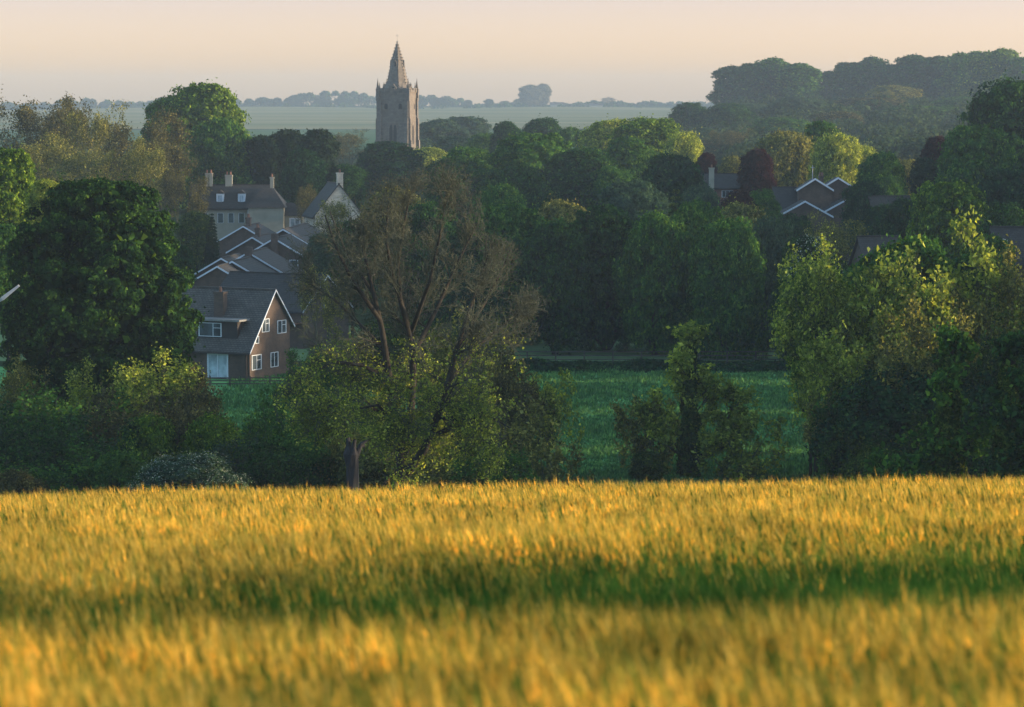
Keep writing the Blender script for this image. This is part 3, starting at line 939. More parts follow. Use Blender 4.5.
cross_gable(rh, 0, 0, 845, 201, 369, 5.6, 5, 0.55)
ae = MB(); ax_, az_ = P(812.5, 180, 374).x - rh.location.x, P(812, 180, 374).z - rh.location.z
ae.ring([(0.04, az_ - 0.4), (0.04, az_ + 1.9)], 6, ax_, -2.0); ae.box(ax_ - 0.02, ax_ + 0.02, -2.5, -1.4, az_ + 1.6, az_ + 1.64)
for k in range(4): ae.box(ax_ - 0.22, ax_ + 0.22, -2.4 + k * 0.27, -2.38 + k * 0.27, az_ + 1.57, az_ + 1.6)
ae.build('aerial', M['galv'], rh)
chimney(rh, ax_ + 1.2, -1.0, az_ - 1.0, az_ + 0.5, 0.6, 0.5, M['brick'], 2)

# --- low reddish house with pale chimney
p = P(715, 176, 420); gz = Tz(p.x, 420); zz = p.z - gz
lr = gable_house('low_brick_house', 'low reddish brick house with slender pale chimney between two copper trees', p.x + 0.3, 424, R(4), 8.5, 6, zz, zz - 1.8, zz - 1.8, wall='redbrick', roof='slate', boards=())
chimney(lr, -1.0, -3.4, -0.5, zz + 1.1, 0.7, 0.6, M['cream'], 1)
window(lr, (1.4, -3.0, zz - 3.2), (1, 0, 0), (0, -1, 0), 1.6, 1.0, cols=3)
# --- dark roof in the right-hand trees
p = P(882, 240, 262); gz = Tz(p.x, 262); zz = p.z - gz
gable_house('tiled_bungalow', 'plain dark bungalow roof glimpsed between the yellow green hedge trees on the right', p.x, 265, R(8), 3.4, 5.5, zz, zz - 2.4, zz - 2.4, roof='slate', boards=())
p = P(898, 199, 350); gz = Tz(p.x, 350); zz = p.z - gz
gable_house('slate_roofed_house', 'bluish slate roof half hidden behind dark trees right of the gabled house', p.x, 353, R(5), 6, 6, zz, zz - 2.6, zz - 2.6, roof='slate', boards=())
p = P(1020, 230, 255); gz = Tz(p.x, 255); zz = p.z - gz
pw = gable_house('rendered_house', 'pale rendered house with dark roof and steep white gable at the right edge', p.x + 0.6, 258, R(0), 5.0, 6.5, zz, zz - 2.9, zz - 2.9, wall='brick', roof='slate', boards=())
w_ = MB(); q = P(1007.5, 240, 252); x = q.x - pw.location.x; z = q.z - gz; y = 252 - 258
w_.hexa([(x - .42, y, z - 1.7), (x + .36, y, z - 1.7), (x + .36, y + 2.5, z - 1.7), (x - .42, y + 2.5, z - 1.7)], [(x - .03, y, z), (x + .03, y, z), (x + .03, y + 2.5, z), (x - .03, y + 2.5, z)])
w_.box(x + .1, x + .34, y + .02, y + 2.4, 0, z - 1.7)
w_.build('gable_dormer', M['stone'], pw)

# --- far farm buildings on the skyline
p = P(557, 106, 3300); gz = Tz(p.x, 3300)
f = gable_house('white_farm_shed', 'tiny white farm shed on the skyline right of the big bare tree', p.x, 3300, 0, 16, 9, 5, 3.2, 3.2, wall='cream', roof='slate', boards=(), cat='farm building')
p = P(583, 104, 3310); gz = Tz(p.x, 3310)
f = gable_house('long_barn', 'long low dark roofed barn on the skyline between shed and low bare tree', p.x, 3310, 0, 70, 14, p.z - gz, p.z - gz - 2.5, p.z - gz - 2.5, wall='redbrick', roof='slate', boards=(), cat='farm building')
p = P(596, 109, 3250)
f = gable_house('field_barn', 'small pale barn below the long barn on the skyline', p.x, 3250, 0, 14, 8, 4, 2.5, 2.5, wall='cream', roof='slate', boards=(), cat='farm building')

# ------------------------------------------------------------------ church tower
D0 = 700.0
cp = P(394.5, 150, D0)
cg = Tz(cp.x, D0)
def cz(py): return P(394, py, D0).z - cg
ct = empty('church_tower', (cp.x + 0.75, D0, cg), R(-14)); tag(ct, 'stone church tower with crocketed spire rising above the village trees', 'church')
S = 3.78
zp = cz(92.5); zs = cz(117)
b = MB(); b.box(-S, S, -S, S, -1, zs); b.box(-S - .15, S + .15, -S - .15, S + .15, zs, zs + 0.35); b.box(-S + .08, S - .08, -S + .08, S - .08, zs + .35, zp)
b.build('tower_body', M['churchstone'], ct)
for sx in (-1, 1):
    for sy in (-1, 1):
        m = MB()
        for (a0, a1, e) in ((-1, cz(140), 0.75), (cz(140), zs - .3, 0.55), (zs - .3, cz(98), 0.35)):
            X0, X1 = sorted((sx * (S - 0.9), sx * (S + 0.006))); Y0, Y1 = sorted((sy * (S + 0.004), sy * (S + e)))
            m.box(X0, X1, Y0, Y1, a0, a1 - .01)
            X0, X1 = sorted((sx * (S + 0.004), sx * (S + e))); Y0, Y1 = sorted((sy * (S - 0.9), sy * (S + 0.008)))
            m.box(X0, X1, Y0, Y1, a0, a1 - .012)
        m.build('buttress', M['churchstone'], ct)
# parapet with battlements
m = MB()
for s in (-1, 1):
    Y0, Y1 = sorted((s * (S - .25), s * (S + .12)))
    m.box(-S - .12, S + .12, Y0, Y1, zp, zp + 0.5)
    m.box(Y0, Y1, -S + .26, S - .26, zp + .003, zp + 0.497)
    for k in range(5):
        c = -S + 0.9 + k * (2 * S - 1.8) / 4
        m.box(c - .4, c + .4, Y0 + .003, Y1 - .003, zp + .5, zp + 1.05)
        m.box(Y0 + .003, Y1 - .003, c - .4, c + .4, zp + .5, zp + 1.05)
m.build('parapet', M['churchstone'], ct)
for (x, y) in [(-S, -S), (S, -S), (-S, S), (S, S), (-S + 1.5, -S), (S - 1.5, -S), (S, -S + 1.5), (S, S - 1.5), (-S, -S + 1.5), (-S, S - 1.5), (-S + 1.5, S), (S - 1.5, S)]:
    cor = abs(x) == S and abs(y) == S
    t = cz(79.5) if cor else cz(83.5)
    r0 = 0.55 if cor else 0.34
    m = MB(); m.ring([(r0, zp - 2.0 if cor else zp), (r0, zp + 0.7), (r0 * 1.15, zp + .8), (r0 * 0.75, zp + 0.95), (0.04, t), (0.11, t + .05), (0.02, t + 0.25)], 4, x, y, math.pi / 4)
    m.build('pinnacle', M['churchstone'], ct)
# spire
m = MB()
z0, z1, z2, zt = zp - 0.2, cz(82), cz(60), cz(42.5)
prof = [(3.7, z0), (3.5, z0 + 1.0), (2.5, z1), (1.4, z2), (1.52, z2 + .05), (1.5, z2 + .3), (1.3, z2 + .4), (0.13, zt), (0.24, zt + .15), (0.08, zt + .35)]
m.ring(prof, 8, 0, 0, math.pi / 8)
def rad_at(z):
    zz = [q[1] for q in prof]; rr = [q[0] for q in prof]
    return float(np.interp(z, zz, rr))
for k in range(8):
    a = math.pi / 8 + k * math.pi / 4
    z = z1 - 1.0
    while z < zt - 0.5:
        r = rad_at(z); c, s_ = math.cos(a), math.sin(a)
        m.box(c * r - .14, c * r + .14, s_ * r - .14, s_ * r + .14, z, z + .22)
        z += 0.75
sp = m.build('spire', M['churchstone'], ct)
m = MB(); m.ring([(0.03, zt + .3), (0.03, cz(34))], 5); m.box(-0.35, 0.35, -.03, .03, cz(36), cz(36) + .08); m.build('weather_vane', M['lead'], sp)
def arch(mb, org, along, out, w, h, t, seg=5):
    """pointed-arch plate"""
    org = Vector(org); a = Vector(along); o = Vector(out); up = Vector((0, 0, 1))
    pts = [(-w / 2, 0), (w / 2, 0), (w / 2, h * .6)]
    for k in range(1, seg): 
        f = k / seg; pts.append((w / 2 * math.cos(f * math.pi / 2) ** 0.8, h * .6 + h * .4 * math.sin(f * math.pi / 2)))
    pts.append((0, h))
    for k in range(seg - 1, 0, -1):
        f = k / seg; pts.append((-w / 2 * math.cos(f * math.pi / 2) ** 0.8, h * .6 + h * .4 * math.sin(f * math.pi / 2)))
    pts.append((-w / 2, h * .6))
    fr = [org + a * u + up * v + o * t for u, v in pts]; bk = [org + a * u + up * v for u, v in pts]
    mb.quad(*fr)
    n = len(pts)
    for k in range(n):
        mb.quad(bk[k], bk[(k + 1) % n], fr[(k + 1) % n], fr[k])
for (al, ou) in (((1, 0, 0), (0, -1, 0)), ((0, 1, 0), (1, 0, 0)), ((-1, 0, 0), (0, 1, 0)), ((0, -1, 0), (-1, 0, 0))):
    o3 = Vector(ou); a3 = Vector(al)
    # belfry window: stone hood, two lights
    m = MB(); arch(m, o3 * S + Vector((0, 0, cz(145))), al, ou, 2.5, cz(122) - cz(145), 0.10); hw = m.build('belfry_window', M['churchstone'], ct)
    for s in (-1, 1):
        m = MB(); arch(m, o3 * (S + .10) + a3 * (s * 0.5) + Vector((0, 0, cz(144))), al, ou, 0.86, cz(124.5) - cz(144), 0.012); m.build('louvre', M['louvre'], hw)
    # gabled niches of the upper stage
    for s in (-1, 1):
        m = MB(); arch(m, o3 * (S - .08) + a3 * (s * 1.75) + Vector((0, 0, cz(109))), al, ou, 0.8, 1.3, 0.02); m.build('niche', M['louvre'], ct)
    # lucarnes, two tiers
    for (py0, py1, w, tier) in ((98, 84, 1.35, 0), (67, 60, 0.6, 1)):
        zb = cz(py0) if tier else zp - .1; r = rad_at(zb) * math.cos(math.pi / 8)
        m = MB(); top = cz(py1)
        org = o3 * (r + 0.12)
        fr = [org + a3 * (-w / 2) + Vector((0, 0, zb)), org + a3 * (w / 2) + Vector((0, 0, zb)), org + a3 * (w / 2) + Vector((0, 0, zb + (top - zb) * .6)), org + Vector((0, 0, top)), org + a3 * (-w / 2) + Vector((0, 0, zb + (top - zb) * .6))]
        bk = [v - o3 * (r * 0.8) for v in fr]
        m.quad(*fr)
        for k in range(5): m.quad(bk[k], bk[(k + 1) % 5], fr[(k + 1) % 5], fr[k])
        lu = m.build('lucarne', M['churchstone'], sp)
        if True:
            m = MB(); arch(m, org + Vector((0, 0, zb + .15)) + o3 * .003, al, ou, w * .5, (top - zb) * .62, 0.02); m.build('louvre', M['louvre'], lu)

# ------------------------------------------------------------------ fences and lamp
def rail_fence(name, label, a, bb, n, h=1.15, rails=(0.35, 0.7, 1.05), group=None):
    e = empty(name, (a[0], a[1], Tz(*a))); tag(e, label, 'fence', group)
    pts = []
    for k in range(n):
        f = k / (n - 1); x = a[0] + (bb[0] - a[0]) * f; y = a[1] + (bb[1] - a[1]) * f
        pts.append(Vector((x - a[0], y - a[1], Tz(x, y) - Tz(*a))))
    for q in pts:
        m = MB(); m.box(q.x - .06, q.x + .06, q.y - .05, q.y + .05, q.z - .3, q.z + h); m.build('post', M['wood'], e)
    for rz in rails:
        m = MB()
        for k in range(n - 1):
            p_, q_ = pts[k], pts[k + 1]
            lo = [(p_.x, p_.y - .09, p_.z + rz), (q_.x, q_.y - .09, q_.z + rz), (q_.x, q_.y - .052, q_.z + rz), (p_.x, p_.y - .052, p_.z + rz)]
            m.hexa(lo, [(u, v, w + .09) for u, v, w in lo])
        m.build('rail', M['wood'], e)
    return e
a = P(470, 370, 264); bb = P(870, 370, 264)
rail_fence('rail_fence', 'long timber rail fence along the far edge of the green meadow', (a.x, 264), (bb.x, 264), 15)
a = P(190, 380, 243); bb = P(290, 380, 243)
rail_fence('garden_fence', 'weathered low fence at the foot of the chalet house garden', (a.x, 243), (bb.x, 243), 6, 0.9, (0.2, 0.45, 0.7))

q = P(-14, 306, 172); gz = Tz(q.x, 172)
sl = empty('street_lamp', (q.x, 172, gz)); tag(sl, 'pale angled street lamp head poking in at the left edge before the dark tree', 'street lamp')
m = MB(); m.ring([(0.11, -.3), (0.09, 3), (0.05, q.z - gz + 0.02)], 8); m.build('post', M['galv'], sl)
t1 = P(-2, 302, 172) - Vector((q.x, 172, gz)); t2 = P(19, 285.5, 172) - Vector((q.x, 172, gz)); t0 = Vector((0, 0, q.z - gz)) 
t0.y = t1.y = t2.y = 0
V, F = tubes([t0], [t1], [0.05], [0.05], 8)
ob('arm', mesh_np('arm', V, F, [M['galv']]), sl)
dd = (t2 - t1).normalized(); nn = Vector((-dd.z, 0, dd.x)); m = MB(); yv = Vector((0, 1, 0))
def hx(u, w, t): return [t1 + dd * u - yv * w - nn * t, t1 + dd * u + yv * w - nn * t, t1 + dd * u + yv * w + nn * t, t1 + dd * u - yv * w + nn * t]
m.hexa(hx(0, .07, .05), hx(.35, .17, .11)); m.hexa(hx(.352, .17, .11), hx((t2 - t1).length, .12, .06))
m.build('lamp_head', M['galv'], sl)

# ------------------------------------------------------------------ hilltop tree line on the right
g = 'tall trees of the hilltop tree line'
HT = [(733, 67, 1200, 32, 'poplar', 'dark', 'leftmost tall tree of the hilltop clump, sloping shoulder to the sky'),
      (753, 64, 1188, 30, 'poplar_b', 'dark', 'second tall tree from the left in the hilltop clump'),
      (775, 59, 1196, 34, 'poplar', 'green', 'highest rounded tree in the middle of the left hilltop clump'),
      (799, 64, 1180, 34, 'poplar_b', 'green', 'green tree ending the left hilltop clump beside the gap of sky'),
      (831, 72, 1250, 32, 'poplar', 'dark', 'first tall dark tree right of the gap of sky on the hilltop'),
      (849, 63, 1240, 30, 'poplar_b', 'dark', 'pointed tall dark tree second right of the gap of sky'),
      (871, 58, 1255, 30, 'poplar', 'dark', 'tall dark tree above the olive domed tree on the hilltop'),
      (893, 65, 1240, 26, 'poplar_b', 'dark', 'slightly lower hilltop tree in the notch of the long row'),
      (915, 56, 1235, 34, 'poplar', 'dark', 'broad tree starting the highest stretch of the hilltop row'),
      (938, 57, 1240, 30, 'poplar_b', 'dark', 'tall dark tree in the middle of the highest hilltop stretch'),
      (960, 54, 1225, 34, 'poplar', 'green', 'tall green tree before the sunlit end of the hilltop row'),
      (982, 52, 1200, 32, 'poplar_b', 'bright', 'sunlit yellowish tall tree near the end of the hilltop row'),
      (1003, 50, 1190, 32, 'poplar', 'bright', 'highest sunlit hilltop tree close to the right frame edge'),
      (1026, 58, 1180, 34, 'poplar_b', 'green', 'last hilltop tree cut by the right frame edge')]
for px, yt, d, w, pr, mt, lab in HT:
    plant(pr, px, yt, d, w * 1.35, mt, lab, 'tall_tree', group=g)
g = 'hazy trees on the wooded slope below the hilltop row'
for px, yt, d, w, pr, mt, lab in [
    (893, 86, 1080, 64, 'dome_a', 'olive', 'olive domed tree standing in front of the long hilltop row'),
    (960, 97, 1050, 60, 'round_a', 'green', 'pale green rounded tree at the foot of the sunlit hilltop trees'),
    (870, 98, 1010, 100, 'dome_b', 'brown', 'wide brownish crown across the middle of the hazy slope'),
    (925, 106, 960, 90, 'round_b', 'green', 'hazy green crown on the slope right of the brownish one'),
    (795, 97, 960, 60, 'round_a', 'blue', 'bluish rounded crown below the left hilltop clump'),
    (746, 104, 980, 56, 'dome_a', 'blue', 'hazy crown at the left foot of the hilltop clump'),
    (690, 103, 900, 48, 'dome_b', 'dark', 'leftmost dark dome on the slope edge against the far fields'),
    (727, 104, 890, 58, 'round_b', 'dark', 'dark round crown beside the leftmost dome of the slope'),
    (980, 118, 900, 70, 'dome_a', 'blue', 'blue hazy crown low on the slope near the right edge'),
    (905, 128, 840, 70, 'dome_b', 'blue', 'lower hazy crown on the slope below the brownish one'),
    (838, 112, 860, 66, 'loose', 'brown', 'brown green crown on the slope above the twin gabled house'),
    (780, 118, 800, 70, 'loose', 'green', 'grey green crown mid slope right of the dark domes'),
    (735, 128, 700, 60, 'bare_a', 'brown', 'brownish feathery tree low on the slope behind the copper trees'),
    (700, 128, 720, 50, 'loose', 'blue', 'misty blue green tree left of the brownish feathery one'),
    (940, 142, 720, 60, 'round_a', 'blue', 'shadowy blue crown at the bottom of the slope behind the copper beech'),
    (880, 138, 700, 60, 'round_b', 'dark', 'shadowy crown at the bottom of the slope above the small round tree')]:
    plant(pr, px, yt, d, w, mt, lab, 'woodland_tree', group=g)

# ------------------------------------------------------------------ trees round the church and village
for px, yt, d, w, pr, mt, nm, lab in [
    (350, 130, 640, 56, 'bare_a', 'brown', 'bare_tree', 'misty brown feathery tree left of the church tower'),
    (440, 120, 800, 52, 'round_a', 'blue', 'broadleaf_tree', 'misty blue tree just right of the church tower'),
    (466, 117, 840, 56, 'dome_b', 'blue', 'broadleaf_tree', 'paler misty rounded tree second right of the church tower'),
    (455, 137, 640, 50, 'loose', 'blue', 'broadleaf_tree', 'lower grey green tree in the haze beside the church tower'),
    (484, 134, 610, 36, 'loose', 'green', 'broadleaf_tree', 'light green hazy tree between church tower and the dark round ones'),
    (507, 122, 600, 32, 'dome_b', 'dark', 'broadleaf_tree', 'dark tree left of the small dark dome beyond the village'),
    (543, 119, 640, 44, 'dome_a', 'dark', 'broadleaf_tree', 'small dark dome against the far green field'),
    (570, 128, 600, 34, 'round_a', 'green', 'broadleaf_tree', 'mid green tree between the dark dome and the big yellow green tree'),
    (388, 142, 520, 66, 'dome_b', 'deep', 'holm_oak', 'dark dense dome hiding the foot of the church tower'),
    (428, 148, 545, 46, 'loose', 'yellow', 'broadleaf_tree', 'yellow green tree below the sunlit corner of the church tower'),
    (468, 149, 430, 66, 'dome_a', 'green', 'broadleaf_tree', 'dark tree with sunlit right side, right of the church'),
    (445, 160, 415, 40, 'loose', 'dark', 'broadleaf_tree', 'small dark crown tucked left of the tree with sunlit right side'),
    (262, 137, 455, 46, 'yew', 'conifer', 'conifer_tree', 'leftmost dark conifer of the group behind the manor'),
    (287, 131, 460, 52, 'yew', 'conifer', 'conifer_tree', 'middle dark conifer of the group behind the manor'),
    (318, 131, 450, 57, 'yew', 'conifer', 'conifer_tree', 'right hand dark conifer of the group behind the manor'),
    (302, 150, 440, 44, 'dome_b', 'deep', 'broadleaf_tree', 'dark rounded crown filling in below the manor conifers'),
    (345, 165, 450, 40, 'loose', 'dark', 'broadleaf_tree', 'dark tree between the stone cottage and the church dome'),
    (203, 85, 480, 96, 'dome_b', 'bright', 'beech_tree', 'tallest bright green beech above the manor roof'),
    (170, 98, 478, 50, 'round_b', 'green', 'beech_tree', 'green left shoulder tree beside the tallest beech'),
    (222, 120, 455, 62, 'round_a', 'green', 'beech_tree', 'rounded green tree in front of the tallest beech'),
    (612, 121, 520, 66, 'dome_a', 'yellow', 'broadleaf_tree', 'broad yellow green tree left of the tall olive one in mid village'),
    (648, 119, 500, 74, 'round_b', 'bright', 'broadleaf_tree', 'tall sunlit olive green tree in the centre of the village trees'),
    (684, 134, 470, 46, 'willow', 'yellow', 'willow_tree', 'yellow weeping willow left of the small copper tree'),
    (628, 138, 440, 54, 'dome_b', 'green', 'broadleaf_tree', 'mid green dome in front of the tall olive tree'),
    (533, 134, 420, 92, 'dome_b', 'green', 'chestnut_tree', 'large layered green tree with domed top left of centre'),
    (582, 150, 405, 74, 'dome_a', 'dark', 'broadleaf_tree', 'dark green dome behind right of the large layered tree'),
    (672, 156, 380, 66, 'dome_a', 'deep', 'broadleaf_tree', 'dark rounded tree below the yellow willow'),
    (630, 182, 345, 70, 'round_b', 'blue', 'broadleaf_tree', 'bluish green tree between the meadow row and the dark round tree'),
    (610, 168, 400, 44, 'loose', 'green', 'broadleaf_tree', 'small loose green tree right of the large layered tree'),
    (706, 153, 440, 28, 'dome_b', 'copper', 'copper_beech', 'smaller dark red copper tree left of the pale chimney'),
    (757, 150, 420, 46, 'dome_a', 'copper', 'copper_beech', 'larger dark red copper tree right of the low brick house'),
    (734, 157, 470, 34, 'loose', 'olive', 'broadleaf_tree', 'pale olive tree between the two copper trees'),
    (785, 133, 450, 62, 'willow_b', 'olive', 'willow_tree', 'olive weeping tree behind the twin gabled house, left'),
    (821, 122, 455, 46, 'dome_b', 'green', 'broadleaf_tree', 'dark green domed tree rising above the twin gabled house'),
    (835, 136, 425, 52, 'willow', 'yellow', 'willow_tree', 'yellow green weeping birch right above the twin gables'),
    (862, 147, 440, 40, 'willow_b', 'yellow', 'willow_tree', 'smaller yellow weeping tree right of the weeping birch'),
    (882, 154, 400, 48, 'dome_a', 'green', 'broadleaf_tree', 'small round green tree above the slate roofed house'),
    (866, 182, 355, 44, 'loose', 'deep', 'broadleaf_tree', 'dark tree right beside the twin gabled house'),
    (908, 161, 430, 44, 'loose', 'olive', 'broadleaf_tree', 'brownish olive tree between small round tree and copper beech'),
    (938, 137, 400, 44, 'loose', 'copper', 'copper_beech', 'dark purple tree left of the big right hand green tree'),
    (925, 160, 370, 44, 'yew', 'conifer', 'conifer_tree', 'very dark conifer in front of the purple tree'),
    (975, 127, 360, 86, 'dome_b', 'green', 'broadleaf_tree', 'big blue green tree in the right hand group'),
    (1015, 82, 380, 96, 'round_b', 'dark', 'broadleaf_tree', 'tallest dark tree at the right frame edge'),
    (1005, 170, 330, 70, 'dome_a', 'deep', 'broadleaf_tree', 'dark crown low at the right edge below the tallest tree'),
    (950, 183, 285, 92, 'dome_b', 'bright', 'broadleaf_tree', 'sunlit bright green dome in front of the right hand group'),
    (868, 262, 215, 54, 'loose', 'green', 'broadleaf_tree', 'green crown just below the plain dark bungalow roof'),
    (900, 248, 222, 56, 'dome_b', 'dark', 'broadleaf_tree', 'dark crown hiding the right end of the bungalow roof'),
    (885, 206, 322, 50, 'loose', 'deep', 'broadleaf_tree', 'dark crown in front of the slate roofed house wall'),
    (990, 236, 235, 50, 'loose', 'green', 'broadleaf_tree', 'green crown left of the steep pale gable at the right edge'),
    (905, 200, 300, 56, 'loose', 'deep', 'broadleaf_tree', 'dark crown left of the sunlit bright green dome'),
    (1008, 205, 272, 60, 'loose', 'dark', 'broadleaf_tree', 'dark tree right behind the rendered house'),
    (676, 190, 305, 32, 'conifer', 'ivy', 'conifer_tree', 'pointed green conifer rising from the meadow tree row'),
    (700, 186, 360, 44, 'shrub_a', 'blue', 'garden_tree', 'small blue green garden tree below the low brick house'),
    (738, 193, 350, 56, 'shrub_b', 'copper', 'garden_tree', 'dark reddish hedge tree below the low brick house'),
    (762, 190, 356, 36, 'shrub_a', 'green', 'garden_tree', 'green garden tree left of the twin gabled house'),
    (740, 205, 310, 66, 'loose', 'olive', 'broadleaf_tree', 'olive crown with loose top left below the twin gabled house'),
    (796, 215, 330, 40, 'shrub_a', 'deep', 'garden_tree', 'dark garden tree in front of the twin gabled house'),
    (832, 214, 300, 60, 'bare_a', 'olive', 'sparse_tree', 'sparse olive tree below the right front gable'),
    (560, 202, 318, 64, 'loose', 'olive', 'broadleaf_tree', 'olive brown tree behind the bright topped meadow tree'),
    (500, 186, 340, 56, 'loose', 'green', 'broadleaf_tree', 'green tree under the large layered tree near the bare crown'),
    (520, 168, 380, 50, 'round_b', 'dark', 'broadleaf_tree', 'dark lower skirt tree left of the large layered tree')]:
    plant(pr, px, yt, d, w * (0.85 if mt == 'copper' else 1.18), mt, lab, nm, group='trees among the village and church')

g = 'brown feathery trees at the upper left'
for px, yt, d, w, pr, mt, lab in [
    (18, 98, 430, 92, 'bare_a', 'brown', 'leftmost tall brown feathery tree against the sky'),
    (62, 103, 442, 78, 'bare_b', 'brown', 'second brown feathery tree with fine bare top twigs'),
    (102, 110, 430, 66, 'bare_a', 'olive', 'greener feathery tree in the middle of the brown trees'),
    (137, 118, 415, 76, 'bare_b', 'brown', 'brown feathery tree just left of the bright beech'),
    (168, 140, 400, 62, 'bare_a', 'brown', 'brown feathery tree overlapping the foot of the bright beech'),
    (140, 145, 385, 66, 'bare_b', 'olive', 'olive tinged feathery tree above the right shoulder of the dark chestnut'),
    (75, 150, 390, 80, 'bare_a', 'olive', 'olive feathery tree directly above the dark chestnut'),
    (185, 175, 372, 40, 'bare_b', 'brown', 'small brown feathery tree touching the manor roof'),
    (30, 140, 400, 80, 'bare_b', 'olive', 'lower feathery tree behind the yellow green tree at the left')]:
    plant(pr, px, yt - 5, d, w * 1.25, mt, lab, 'feathery_tree', group=g)
for px, yt, d, w, pr, mt, nm, lab in [
    (6, 150, 240, 84, 'dome_b', 'bright', 'maple_tree', 'bright yellow green tree cut by the left frame edge'),
    (46, 180, 232, 40, 'loose', 'yellow', 'maple_tree', 'small yellow green tree between the bright edge tree and the dark chestnut'),
    (-5, 225, 220, 70, 'round_b', 'green', 'maple_tree', 'green tree low at the left edge behind the street lamp'),
    (98, 183, 190, 206, 'chestnut', 'chestnut', 'horse_chestnut', 'huge dark green horse chestnut dome dominating the left side'),
    (196, 212, 330, 40, 'loose', 'ivy', 'broadleaf_tree', 'dark ragged tree left of the manor windows'),
    (212, 214, 322, 17, 'conifer', 'conifer', 'conifer_tree', 'narrow dark conifer in front of the manor windows'),
    (180, 246, 262, 34, 'loose', 'deep', 'broadleaf_tree', 'dark tree between chestnut and the stepped brick close'),
    (310, 184, 398, 32, 'bare_a', 'brown', 'bare_tree', 'bare thin tree between manor annexe and stone cottage'),
    (340, 196, 330, 46, 'bare_a', 'olive', 'broadleaf_tree', 'olive crown in front of the stone cottage'),
    (322, 235, 300, 40, 'willow_b', 'blue', 'willow_tree', 'blue green weeping tree right of the stepped brick close'),
    (352, 222, 285, 60, 'loose', 'dark', 'broadleaf_tree', 'dark tree behind the left side of the big bare tree'),
    (322, 268, 232, 58, 'bare_b', 'olive', 'sparse_tree', 'thin olive twiggy tree standing before the second brick gable'),
    (345, 330, 235, 70, 'thicket_b', 'olive', 'shrub', 'olive shrub between the brick house and the big bare tree'),
    (395, 318, 232, 80, 'loose', 'ivy', 'broadleaf_tree', 'low dark crown seen between the forked trunks of the bare tree'),
    (445, 322, 230, 74, 'thicket_a', 'dark', 'shrub', 'dark shrub seen right of the forked trunk at meadow level'),
    (310, 350, 225, 60, 'thicket_a', 'green', 'shrub', 'green shrub on the slope right of the chalet house garden'),
    (395, 190, 330, 80, 'loose', 'olive', 'broadleaf_tree', 'olive tree seen through the top of the big bare tree'),
    (425, 205, 300, 90, 'round_b', 'dark', 'broadleaf_tree', 'dark crown seen through the middle of the big bare tree'),
    (460, 235, 280, 70, 'round_a', 'deep', 'broadleaf_tree', 'deep green crown behind the right side of the big bare tree')]:
    plant(pr, px, yt, d, w, mt, lab, nm, group='trees on the left of the village')

g = 'dense row of trees along the far side of the meadow'
for px, yt, d, w, pr, mt, lab in [
    (506, 205, 282, 112, 'dome_b', 'green', 'meadow row tree with bright domed top, leftmost of the row'),
    (555, 222, 272, 78, 'round_b', 'dark', 'very dark crown right of the bright domed meadow tree'),
    (606, 207, 276, 96, 'dome_b', 'dark', 'dark meadow tree whose trunk shows in the gap above the fence'),
    (655, 215, 271, 78, 'round_a', 'green', 'dark crown in the meadow row below the pointed conifer'),
    (694, 203, 276, 84, 'dome_b', 'green', 'green topped meadow row tree right of the pointed conifer'),
    (727, 222, 269, 90, 'willow', 'green', 'weeping green willow hanging low over the fence'),
    (768, 220, 278, 66, 'willow_b', 'blue', 'dark drooping tree at the right end of the meadow row'),
    (800, 240, 262, 62, 'dome_b', 'dark', 'dark dome behind the hawthorn blossom right of the meadow row'),
    (828, 258, 268, 60, 'round_b', 'dark', 'dark crown closing the meadow corner on the right'),
    (465, 262, 266, 80, 'round_a', 'deep', 'dark crown closing the meadow row behind the big bare tree')]:
    plant(pr, px, yt, d, w, mt, lab, 'meadow_tree', group=g, cap=1.9)

# low dark growth under the fence (nobody could count it)
rg = np.random.default_rng(41)
n = 26000
x = rg.uniform(-14, 40, n); y = rg.uniform(255, 263, n)
hh = (0.35 + 0.5 * np.sin((y - 255) / 8 * math.pi)) * (0.75 + 0.35 * np.sin(x * 0.9) * np.sin(x * 0.37 + 1))
z = T(x, y) + rg.uniform(0, 1, n) * hh
V, F = cards(np.stack([x, y, z], 1), unit(rg, n), 0.22, rg, 1.8)
tag(ob('undergrowth', mesh_np('undergrowth', V, F, [M['deep']])), 'dark strip of nettles and rough growth below the meadow fence', 'undergrowth', kind='stuff')

# ------------------------------------------------------------------ ivy stem trees, the big bare tree and the dead trunk
def pxline(pts, d0, origin, r0, r1):
    """limb laid through picture points; returns [(p0,p1,ra,rb)] relative to origin and the node list"""
    Q = [P(a, b, d0 + (c if len(q) > 2 else 0)) - origin for q in pts for a, b, c in [(q + (0,))[:3]]]
    n = len(Q) - 1
    return [(Q[i], Q[i + 1], r0 + (r1 - r0) * i / n, r0 + (r1 - r0) * (i + 1) / n) for i in range(n)], Q

